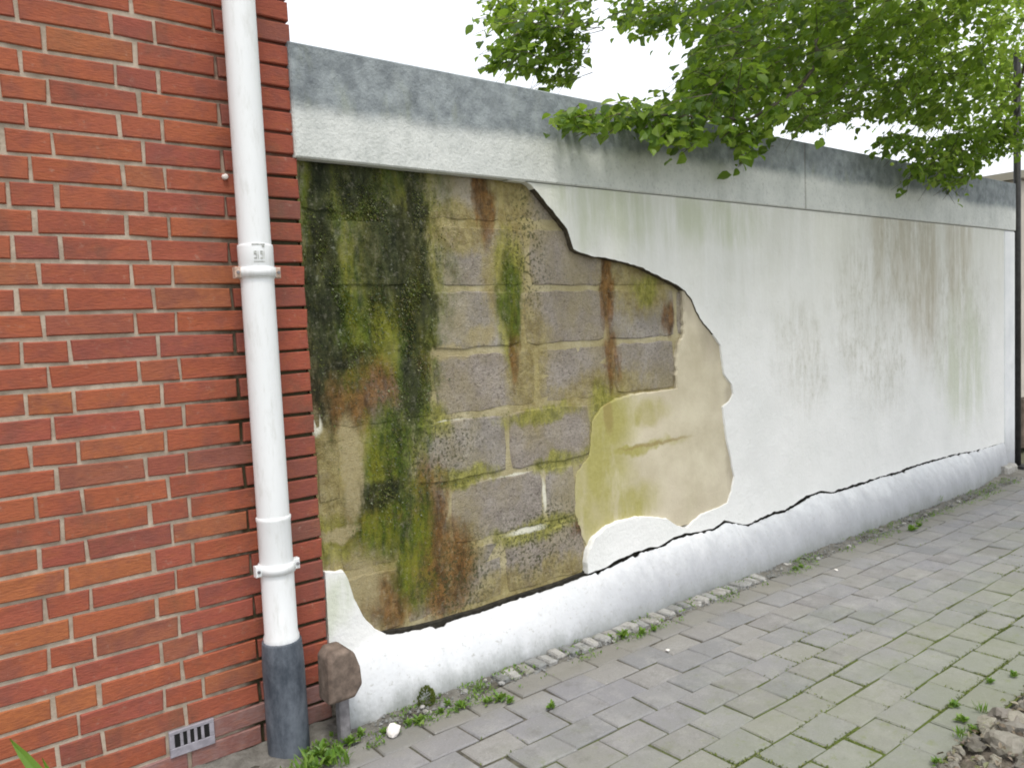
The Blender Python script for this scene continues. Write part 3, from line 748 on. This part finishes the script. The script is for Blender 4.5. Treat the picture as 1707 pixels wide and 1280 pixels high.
# ---- moss on the bare blocks
def leaf_geo(vs, fs, ts, base, d, nrm, L, W, tint, fold=.25):
    """one leaf: two halves folded along the midrib"""
    d = d.normalized(); s = d.cross(nrm).normalized(); nrm = s.cross(d)
    n = len(vs)
    P = lambda u, v, h: base + s*(u*W) + d*(v*L) + nrm*(h*W)
    vs += [P(0, 0, 0), P(-.40, .28, fold), P(-.44, .55, fold), P(-.22, .82, fold*.5), P(0, 1, -.1), P(.22, .82, fold*.5), P(.44, .55, fold), P(.40, .28, fold), P(0, .5, 0)]
    fs += [(n, n+8, n+2, n+1), (n+8, n+4, n+3, n+2), (n, n+7, n+6, n+8), (n+8, n+6, n+5, n+4)]
    ts += [tint]*4
def set_tint(me, ts):
    a = me.attributes.new('tint', 'FLOAT', 'FACE'); a.data.foreach_set('value', ts)
mv, mf, mt = [], [], []
mr = random.Random(21)
zones = [(600, 330, .33, .35, 1.0), (620, 470, .34, .38, 1.0), (690, 520, .11, .4, .9), (560, 470, .14, .5, .6), (690, 650, .08, .25, .8), (650, 750, .10, .16, .8), (640, 850, .13, .12, .7), (845, 470, .05, .2, .4), (690, 900, .08, .22, .4), (720, 745, .15, .1, .25), (740, 806, .3, .02, .5), (900, 880, .3, .02, .35), (930, 770, .2, .02, .4), (850, 690, .3, .015, .3), (800, 1020, .5, .03, .5)]
zc_ = [(WP(a, b, .03), rx, rz, wt) for a, b, rx, rz, wt in zones]
cnt = 0
while cnt < 11000:
    c, rx, rz, wt = zc_[mr.randrange(len(zc_))]
    if mr.random() > wt*min(1, rx*rz*9): continue
    x, z = mr.gauss(c.x, rx*.5), mr.gauss(c.z, rz*.5)
    if x < WX0+.01 or z > CAPZ0-.01 or z < .45: continue
    nn = mnoise.noise(Vector((x*9, z*4, 1))) + .5*mnoise.noise(Vector((x*26, z*10, 3)))
    if nn < -.05 + .35*mr.random()-.15: continue
    n = len(mv); L = mr.uniform(.004, .010); wd = L*mr.uniform(.25, .5)
    b = Vector((x, .031, z)); t = b + Vector((mr.uniform(-.4, .4)*L, -mr.uniform(.35, .9)*L, -mr.uniform(.1, 1)*L))
    a = mr.uniform(0, math.pi); s = Vector((math.cos(a), 0, math.sin(a)))*wd
    mv += [b-s, b+s, t]; mf.append((n, n+1, n+2))
    mt.append(max(0, min(.99, .35 + .9*mnoise.noise(Vector((x*5, z*3, 8))) + mr.gauss(0, .14)))); cnt += 1
mo = mobj('moss', mv, mf, M_moss, gw); set_tint(mo.data, mt); tag(mo, kind='stuff')

# ================================================================== MARKER POST by the drainpipe
mk = empty('marker_post', (1.152, -.175, 0))
tag(mk, 'short grey post with a rounded brown head between drainpipe and white wall', 'post')
o = mobj('post', *box_vf(-.018, .020, -.018, .018, -.02, .185, .004), M_steel, mk, (0, 0, 0))
pf = [(-.066, .165), (.030, .165), (.062, .205), (.058, .268), (.040, .325), (.012, .350), (-.040, .352), (-.062, .325)]
vs, fs = [], []
for k, (y, s) in enumerate([(.055, .90), (.045, 1), (-.040, 1), (-.055, .88)]):
    vs += [((x-0)*s, y, .26+(z-.26)*s) for x, z in pf]
nn = len(pf)
for k in range(3):
    for i in range(nn): j = (i+1) % nn; fs.append((k*nn+i, k*nn+j, (k+1)*nn+j, (k+1)*nn+i))
fs += [tuple(range(nn)), tuple(range(3*nn, 4*nn))[::-1]]
o = mobj('head', vs, fs, M_hood, mk, (0, 0, 0)); fix_normals(o.data)
bv_ = o.modifiers.new('bevel', 'BEVEL'); bv_.width = .008; bv_.segments = 2

# ================================================================== WHAT STANDS PAST THE WALL'S END
sp = empty('steel_post', (7.80, .0, 0)); tag(sp, 'thin dark steel post standing past the end of the white wall', 'post')
mobj('shaft', *tube_vf([(0, 0, 0), (0, 0, 3.6)], [.030, .028], 12), M_post, sp, (0, 0, 0), True)
mobj('base_plate', *box_vf(-.08, .08, -.08, .08, -.02, .02, .004), M_post, sp, (0, 0, 0))
nb = empty('neighbour_garage', (11.0, .35, 0)); tag(nb, 'low pale plastered garage beyond the end of the white wall', 'garage')
mobj('wall', *box_vf(-2.1, 2.1, 0, 5, .5, 2.68, .01), M_plaster, nb, (0, 0, 0))
mobj('plinth', *box_vf(-2.12, 2.12, -.04, 5, 0, .495, .01), M_plinth, nb, (0, 0, 0))
mobj('roof_edge', *box_vf(-2.16, 2.16, -.06, 5.05, 2.685, 2.76, .01), M_plaster, nb, (0, 0, 0))

# ================================================================== SMALL STONES, WEEDS, RUBBLE
def rock_mesh(seed, mat, flat=.7, sub=1, rough=.28):
    bm = bmesh.new(); bmesh.ops.create_icosphere(bm, subdivisions=sub, radius=.5)
    o = Vector((seed*3.7, seed*1.3, 0))
    for v in bm.verts:
        d = 1 + rough*mnoise.noise(v.co*2.1 + o) + rough*.5*mnoise.noise(v.co*5 + o)
        v.co *= d; v.co.z *= flat
    me = bpy.data.meshes.new('stone'); bm.to_mesh(me); bm.free(); me.materials.append(mat)
    return me
pebs = [rock_mesh(i, M_pebble, .65, 1, .3) for i in range(6)]
rubs = [rock_mesh(i+20, M_stone, .7, 2, .75) for i in range(7)]
sr = random.Random(44)
def put_rock(name, me, x, y, z, sx, sy, label, cat, group):
    o = bpy.data.objects.new(name, me); link(o); o.location = (x, y, z); o.scale = (sx, sy, (sx+sy)/2); o.rotation_euler = (sr.uniform(-.3, .3), sr.uniform(-.3, .3), sr.uniform(0, 6.3))
    return tag(o, label, cat, group)
for (x, y, rz, v, dz) in SETTS:
    if not sett_m[v].materials: sett_m[v].materials.append(M_pebble)
    o = bpy.data.objects.new('sett', sett_m[v]); link(o, pavement); o.location = (x, y, .004+dz); o.rotation_euler = (sr.gauss(0, .06), sr.gauss(0, .06), rz)
for i in range(64):                                     # pebbles along the foot of the wall
    px = sr.uniform(690, 1120) if i < 30 else sr.uniform(1150, 1600)
    x = WP(px, 1000, -.17).x; y = sr.uniform(-.225, -.135); s = sr.uniform(.012, .032)
    put_rock('pebble', pebs[i % 6], x, y, s*.18, s*sr.uniform(1, 1.5), s, 'small grey pebble lying in the grit at the foot of the white wall', 'pebble', 'pebbles along the foot of the wall')
o = put_rock('white_stone', rock_mesh(60, M_white, .9, 2, .3), *GP(656, 1226)[:2], .022, .055, .05, 'white stone the size of an egg among weeds at the wall foot', 'stone', None)
for (a, b) in ((1394, 951), (1113, 1085), (1655, 816)):
    g = GP(a, b); put_rock('white_petal', rock_mesh(a, M_white, .25, 1, .3), g.x, g.y, .006, .026, .017, 'tiny white fallen petal lying on the grey pavers', 'petal', 'fallen petals')
for i in range(84):                                     # rubble in the bed
    if i < 74: g = GP(sr.uniform(1560, 1730), sr.uniform(1150, 1305)); x, y = g.x, g.y
    else: x, y = sr.uniform(2.5, 6), sr.uniform(-2.6, -1.7)
    if y > BED_Y-.02: y = BED_Y - sr.uniform(.02, .2)
    if x < BED_X0+.05: continue
    s = sr.choice([.02, .025, .03, .035, .045, .06, .08])
    put_rock('rubble_stone', rubs[i % 7], x, y, .012 + s*.15, s*sr.uniform(1, 1.6), s, *(('small rough brown stone chip in the soil bed', 'stone', 'stone chips in the soil bed') if s < .032 else ('middling rough brown stone lying in the soil bed', 'stone', 'middling stones in the soil bed') if s < .05 else ('big broken brown stone lying in the soil bed', 'stone', 'big stones in the soil bed')))
g = GP(1680, 1262); o = put_rock('boulder', rock_mesh(91, M_stone, .8, 3, .35), g.x, g.y, .03, .13, .10, 'large pale squarish stone half sunk in the soil bed', 'stone', None)

def weed_mesh(seed, n, L, up, W=.45):
    q = random.Random(seed); vs, fs, ts = [], [], []
    for i in range(n):
        a = q.uniform(0, 6.283); e = q.uniform(up[0], up[1])
        d = Vector((math.cos(a)*math.cos(e), math.sin(a)*math.cos(e), math.sin(e)))
        l = L*q.uniform(.5, 1.1)
        b = Vector((q.gauss(0, L*.25), q.gauss(0, L*.25), q.uniform(0, L*.45)))
        leaf_geo(vs, fs, ts, b, d, Vector((0, 0, 1)) if e < 1.2 else Vector((1, 0, 0)), l, l*W*q.uniform(.8, 1.2), q.random(), .2)
    me = mesh('weed', vs, fs, M_weed); set_tint(me, ts); return me
wm = [weed_mesh(i, 34, .032, (.1, 1.2)) for i in range(4)] + [weed_mesh(10+i, 30, .06, (.5, 1.4), .14) for i in range(3)]
def weed(px, py, s, v, label='low green weed growing in the grit at the foot of the white wall', group='weeds along the foot of the wall', z=0, g=None):
    g = g if g is not None else GP(px, py); o = bpy.data.objects.new('weed', wm[v]); link(o); o.location = (g.x, g.y, z); label, group = (label.replace(' weed ', ' grass-bladed weed '), 'grassy ' + group) if v > 3 else (label, group); s *= .8; o.scale = (s, s, s); o.rotation_euler = (0, 0, sr.uniform(0, 6.3))
    tag(o, label, 'weed', group)
for a, b, s, v in [(585, 1240, 1.3, 0), (600, 1228, 1.1, 1), (640, 1222, .8, 2), (680, 1210, 1.0, 3), (700, 1205, 1.2, 0), (735, 1188, .9, 1), (770, 1180, 1.2, 2), (745, 1175, .9, 3), (812, 1172, 1.0, 2), (835, 1168, 1.3, 0), (850, 1172, 1.0, 1), (920, 1180, .9, 3), (1015, 1066, 1.0, 2), (1040, 1062, 1.4, 0), (1070, 1058, 1.2, 1), (1090, 1050, .9, 3), (1276, 948, 1.1, 1), (1325, 950, .9, 2), (1335, 946, .8, 0), (1520, 885, 1.5, 3), (1532, 878, 1.2, 1), (1628, 800, 1.6, 0), (1560, 840, 1.3, 5), (1548, 842, 1.2, 4), (800, 1150, .7, 4), (1385, 905, .8, 1), (1450, 872, .9, 2)]:
    weed(a, b, s, v)
for a, b, s, v in [(520, 1290, 1.8, 0), (545, 1275, 1.6, 1), (560, 1262, 1.4, 2), (535, 1260, 1.5, 3), (575, 1278, 1.2, 5), (505, 1300, 1.6, 5)]:
    weed(a, b, s, v, 'bright green weed crowding round the foot of the drainpipe and short post', 'weeds round the drainpipe')
for a, b, s, v in [(1590, 1180, .9, 0), (1605, 1205, 1.0, 2), (1622, 1222, .9, 1), (1650, 1140, .8, 3), (1665, 1210, .8, 0), (1600, 1232, .7, 4), (1560, 1275, .8, 2), (1690, 1130, .9, 1), (1635, 1190, .7, 5)]:
    weed(a, b, s, v, 'yellowish green weed at the edge of the soil bed and pavers', 'weeds at the bed edge', z=.004)
# mossy cushion clinging to the skirting
q = random.Random(9); vs, fs, ts = [], [], []
c = WP(709, 1163, -.13)
for i in range(420):
    d = Vector((q.gauss(0, 1), q.gauss(0, 1), q.gauss(0, 1))).normalized(); d.y = -abs(d.y)
    b = c + Vector((d.x*.030, d.y*.026, d.z*.040))
    leaf_geo(vs, fs, ts, b, d + Vector((0, 0, .3)), Vector((q.gauss(0, 1), q.gauss(0, 1), q.gauss(0, 1))), .013, .007, q.random()*.6)
o = mobj('moss_cushion', vs, fs, M_gmoss); set_tint(o.data, ts); tag(o, 'dark green moss cushion clinging to the white skirting above the grit', 'moss')
# tall grass at the house wall, blades
vs, fs = [], []; ts = []
tips = [(16, 1230, .032), (70, 1262, .016), (-30, 1250, .014), (50, 1300, .012)]
for k, (a, b, bw) in enumerate(tips):
    root = GP(150 - 25*k, 1400); root.y = -.42; tip = WP(a, b, -.30)
    n = len(vs); N = 7
    for i in range(N+1):
        t = i/N; p = root.lerp(tip, t) + Vector((0, 0, .03*math.sin(t*math.pi)))
        wd = bw*(1-t)**.55 + .0006
        vs += [p + Vector((-wd, 0, 0)), p + Vector((0, .004, -.002)), p + Vector((wd, 0, 0))]
    for i in range(N):
        e = n+3*i; fs += [(e, e+1, e+4, e+3), (e+1, e+2, e+5, e+4)]; ts += [.5+.1*k]*2
o = mobj('grass_tuft', vs, fs, M_weed); set_tint(o.data, ts); tag(o, 'broad bladed green grass tuft at the foot of the red brick wall', 'grass')
# moss and tiny weeds in the paving joints towards the bed
vs, fs, ts = [], [], []
q = random.Random(31); c_ = 0
while c_ < 9500:
    x, y = q.uniform(1.4, 6.5), q.uniform(-1.62, -.22)
    nn = mnoise.noise(Vector((x*1.7, y*1.7, 5))) + .6*mnoise.noise(Vector((x*6, y*6, 2))) + (-(y)-1.05)*.75
    if nn < .12 + .25*q.random(): continue
    row = round((y_top - y)/PV_Y); r_ = int((y_top-y)/PV_Y)
    if q.random() < .55: y = y_top - PV_Y*row + q.gauss(0, .007)
    else:
        off = 1.93 + (.5*PV_X if (r_ % 2) == 0 else 0); x = off + PV_X*round((x-off)/PV_X) + q.gauss(0, .004)
    L = q.uniform(.004, .013); a = q.uniform(0, 6.283); e = q.uniform(.3, 1.3)
    leaf_geo(vs, fs, ts, Vector((x, y, -.006)), Vector((math.cos(a)*math.cos(e), math.sin(a)*math.cos(e), math.sin(e))), Vector((0, 0, 1)), L, L*.5, q.random()); c_ += 1
o = mobj('joint_moss', vs, fs, M_gmoss); set_tint(o.data, ts); tag(o, 'moss and tiny weeds growing in the paving joints', 'moss', kind='stuff')
# tiny seedlings and moss at the foot of the wall, thickest near the drainpipe
vs, fs, ts = [], [], []; c_ = 0
while c_ < 2600:
    x = 1.0 + q.random()**1.7*6.2; y = q.uniform(-.30, -.115)
    if mnoise.noise(Vector((x*5, y*9, 11))) + .5*mnoise.noise(Vector((x*15, y*15, 1))) < .08: continue
    L = q.uniform(.005, .018); a = q.uniform(0, 6.283); e = q.uniform(.2, 1.4)
    leaf_geo(vs, fs, ts, Vector((x, y, q.uniform(0, .012))), Vector((math.cos(a)*math.cos(e), math.sin(a)*math.cos(e), math.sin(e))), Vector((0, 0, 1)), L, L*.5, q.random()); c_ += 1
o = mobj('seedlings', vs, fs, M_weed); set_tint(o.data, ts); tag(o, 'tiny green seedlings scattered in the grit at the wall foot', 'weeds', kind='stuff')
# dead leaves and bits in the bed
vs, fs, ts = [], [], []
for i in range(3200):
    x, y = q.uniform(2.4, 6.5), -1.63 - abs(q.gauss(0, .5)); L = q.uniform(.008, .03); a = q.uniform(0, 6.283); e = q.gauss(.15, .3)
    leaf_geo(vs, fs, ts, Vector((x, y, .045 + q.uniform(-.01, .02))), Vector((math.cos(a)*math.cos(e), math.sin(a)*math.cos(e), math.sin(e))), Vector((q.gauss(0, .4), q.gauss(0, .4), 1)), L, L*q.uniform(.25, .7), q.random())
o = mobj('leaf_litter', vs, fs, M_litter); set_tint(o.data, ts); tag(o, 'brown leaf litter strewn over the soil bed', 'leaf litter', kind='stuff')
# fine gravel in the strip
vs, fs = [], []
for i in range(2600):
    x = q.uniform(1.15, 7.3); y = q.uniform(-.24, -.11); s = q.uniform(.002, .007)
    c = Vector((x, y, q.uniform(-.004, .010))); n = len(vs)
    for k in range(6):
        d = [Vector((1, 0, 0)), Vector((-1, 0, 0)), Vector((0, 1, 0)), Vector((0, -1, 0)), Vector((0, 0, 1)), Vector((0, 0, -1))][k]
        vs.append(c + (d + Vector((q.gauss(0, .25), q.gauss(0, .25), q.gauss(0, .25))))*s)
    fs += [(n, n+2, n+4), (n+2, n+1, n+4), (n+1, n+3, n+4), (n+3, n, n+4), (n+2, n, n+5), (n+1, n+2, n+5), (n+3, n+1, n+5), (n, n+3, n+5)]
tag(mobj('gravel', vs, fs, M_pebble), 'fine grey gravel strewn along the foot of the wall', 'gravel', kind='stuff')

# ================================================================== TREE
TR = Vector((6.3, -1.9, 0))
tree = empty('broadleaf_tree', TR); tag(tree, 'broadleaf tree with fresh green leaves overhanging the white wall', 'tree')
tq = random.Random(77)
def limb(a, b, r0, r1, sag=.0, n=8, name='branch', mat=M_bark, seg=8):
    a, b = Vector(a), Vector(b); pts = []
    for i in range(n+1):
        t = i/n; p = a.lerp(b, t) + Vector((0, 0, sag*math.sin(t*math.pi)))
        if 0 < i < n: p += Vector((tq.gauss(0, .02), tq.gauss(0, .02), tq.gauss(0, .02)))*(b-a).length*.5
        pts.append(p)
    vs, fs = tube_vf(pts, [r0+(r1-r0)*i/n for i in range(n+1)], seg)
    mobj(name, vs, fs, mat, tree, smooth=True); return pts
tk = limb(TR + Vector((0, 0, -.05)), TR + Vector((-.15, .2, 2.7)), .15, .10, n=10, name='trunk', seg=12)
fork = TR + Vector((-.15, .2, 2.7))
top = limb(fork, (5.6, -.9, 5.2), .09, .03, .1, name='trunk', seg=10)
hub = [fork, top[2], top[4], top[6]]
# target polygons (photo pixels) that the crown fills in view
PA = [(1185, -5), (1190, 30), (1172, 70), (1150, 105), (1130, 140), (1122, 172), (1180, 180), (1240, 190), (1285, 205), (1335, 222), (1365, 218), (1400, 205), (1432, 196), (1480, 205), (1560, 215), (1640, 225), (1715, 235), (1715, -5)]
PB = [(800, -5), (1005, -5), (985, 40), (975, 75), (970, 115), (950, 148), (905, 140), (870, 130), (840, 118), (812, 118), (825, 60)]
PC = [(1000, -5), (1190, -5), (1172, 50), (1145, 82), (1120, 62), (1085, 50), (1055, 72), (1020, 55)]
PD = [(908, 205), (935, 182), (985, 176), (1030, 165), (1060, 168), (1130, 170), (1200, 178), (1280, 195), (1290, 235), (1262, 282), (1232, 272), (1215, 238), (1190, 232), (1150, 250), (1120, 240), (1085, 252), (1070, 228), (1030, 220), (980, 222), (940, 222)]
PE = [(1430, 240), (1500, 226), (1560, 232), (1640, 215), (1715, 195), (1715, 250), (1655, 265), (1625, 292), (1590, 318), (1545, 308), (1500, 290), (1530, 266), (1480, 250)]
ALL = [PA, PB, PC, PD, PE]
def visible_ok(p):
    s = project(p)
    if s is None: return True
    x, y, d = s
    if -20 < x < 1727 and -20 < y < 1300:
        return any(in_poly(x, y, P) for P in ALL)
    return True
clusters = []
def fill(P, n, y0, y1, size, lsz):
    xs = [p[0] for p in P]; ys = [p[1] for p in P]; k = 0
    while k < n:
        a, b = tq.uniform(min(xs), max(xs)), tq.uniform(min(ys), max(ys))
        if not in_poly(a, b, P): continue
        clusters.append((WP(a, b, tq.uniform(y0, y1)), size, lsz, P)); k += 1
fill(PA, 760, -.3, 1.7, .17, .062)
fill(PB, 88, .35, .95, .12, .052)
fill(PC, 40, .3, 1.0, .12, .056)
fill(PE, 90, -.30, -.08, .12, .055)
k = 0
while k < 520:                                          # the rest of the crown, out of view
    d = Vector((tq.gauss(0, 1), tq.gauss(0, 1), tq.gauss(0, 1))).normalized()*tq.random()**.4
    c = Vector((5.3 + d.x*2.9, -.5 + d.y*2.0, 4.1 + d.z*1.45))
    s = project(c)
    if s and -30 < s[0] < 1740 and -30 < s[1] < 1300: continue
    clusters.append((c, .22, .075, None)); k += 1
lv, lf, lt = [], [], []
tv, tf = [], []
def leaf_at(out, b, d, L, tint):
    nrm = Vector((tq.gauss(0, .45), tq.gauss(0, .45) - .15, 1))
    leaf_geo(out[0], out[1], out[2], b, d, nrm, L, L*tq.uniform(.8, .95), tint, tq.uniform(.05, .3))
def spray(c, size, lsz, P, out, nleaf=15, singles=None):
    toC = (c - Vector((5.6, -.8, 3.4))); toC.z *= .3
    d = (toC.normalized() + Vector((tq.gauss(0, .5), tq.gauss(0, .5), tq.gauss(-.25, .3)))).normalized()
    a = c - d*size; b = c + d*size - Vector((0, 0, size*.25))
    pts = [a, a.lerp(b, .5) + Vector((0, 0, size*.12)), b]
    if singles is not None: pts = [a.lerp(b, .3), a.lerp(b, .5), a.lerp(b, .7)]
    v_, f_ = tube_vf(pts, [.003, .002, .001], 3, False); n = len(tv); tv.extend(v_); tf.extend([tuple(n+i for i in f) for f in f_])
    ct = tq.gauss(.48, .27)
    for i in range(nleaf):
        t = i/(nleaf-1); p = a.lerp(b, t) + Vector((0, 0, size*.12*math.sin(t*math.pi)))
        s = d.cross(Vector((0, 0, 1))).normalized()*(1 if i % 2 else -1)
        ld = (s*tq.uniform(.5, 1) + d*tq.uniform(.2, .8) + Vector((tq.gauss(0, .25), tq.gauss(0, .25), tq.gauss(-.35, .35)))).normalized()
        p = p + ld*tq.uniform(.01, .05)*size/.15
        L = lsz*tq.uniform(.5, 1.3)
        if P is not None:
            q_ = project(p + ld*L*.6)
            if q_ and not any(in_poly(q_[0], q_[1], Q) for Q in ALL):
                if tq.random() < .82: continue
        elif not visible_ok(p + ld*L*.6): continue
        tint = max(0.01, min(.99, ct + tq.gauss(0, .15)))
        if singles is not None: singles.append((p, ld, L, tint))
        else: leaf_at(out, p, ld, L, tint)
for c, size, lsz, P in clusters: spray(c, size, lsz, P, (lv, lf, lt), 17)
crown = mobj('crown', lv, lf, M_leaf, tree); set_tint(crown.data, lt); tag(crown, kind='stuff')
# the low branch hanging in front of the coping: leaves one by one
singles = []; sp_pts = []
bpts = [WP(1330, 150, -.10), WP(1250, 200, -.16), WP(1160, 195, -.18), (WP(1060, 190, -.20)), WP(985, 192, -.20), WP(925, 203, -.20)]
vs, fs = tube_vf(bpts, [.012, .009, .007, .005, .004, .002], 6); mobj('branch', vs, fs, M_bark, tree, smooth=True)
for i in range(105):
    while True:
        a, b = tq.uniform(900, 1295), tq.uniform(160, 290)
        if in_poly(a, b, PD): break
    spray(WP(a, b, tq.uniform(-.32, -.06)), .08, .062, PD, None, 7, singles)
tq.shuffle(singles)
lmesh = []
for i in range(8):
    v_, f_, t_ = [], [], []
    leaf_geo(v_, f_, t_, Vector((0, 0, 0)), Vector((0, 1, 0)), Vector((0, 0, 1)), 1, tq.uniform(.8, .95), i/9+.05, tq.uniform(.05, .3))
    me = mesh('leaf', v_, f_, M_leaf); set_tint(me, t_); lmesh.append(me)
ev, ef, et = [], [], []
for i, (p, d, L, tint) in enumerate(singles):
    nrm = Vector((tq.gauss(0, .5), tq.gauss(0, .5) - .5, .8))
    if i < 280:
        s = d.cross(nrm).normalized(); nr = s.cross(d)
        M = Matrix((s, d, nr)).transposed().to_4x4(); M = M @ Matrix.Scale(L, 4); M.translation = p - TR
        o = bpy.data.objects.new('leaf', lmesh[tq.randrange(8)]); link(o, crown); M.translation = p
        o.matrix_local = M
    else: leaf_geo(ev, ef, et, p, d, nrm, L, L*.88, tint, .2)
if ev:
    o = mobj('foliage', ev, ef, M_leaf); o.parent = tree; o.location = -TR; set_tint(o.data, et); tag(o, kind='stuff')
tag(mobj('twigs', tv, tf, M_bark, tree), kind='stuff')
# limbs to the parts of the crown
lb = limb(WP(1420, -70, .8), WP(1330, 150, -.10), .016, .011, .0)
limb(hub[2], lb[0], .03, .016, .2)
for tgt, h, r in [(WP(1560, 40, 1.6), 1, .035), (WP(1350, 40, 1.7), 2, .035), (WP(1500, 130, 1.6), 2, .03), (WP(1640, 215, .45), 1, .02), (Vector((4.3, .4, 4.4)), 3, .04), (Vector((6.9, .2, 4.6)), 3, .04), (Vector((6.6, -1.9, 4.7)), 3, .035), (Vector((4.2, -1.4, 4.3)), 2, .04)]:
    limb(hub[h], tgt, r, .010, .18)
a = limb(hub[2], WP(1120, -90, .7), .04, .014, .3)
limb(a[-1], WP(890, 60, .6), .013, .004, .12)
limb(a[-2], WP(1110, 40, .6), .010, .004, .05)
print('bricks', count, 'pavers', len(spots), 'leaves', len(lf)//4, 'singles', len(singles))
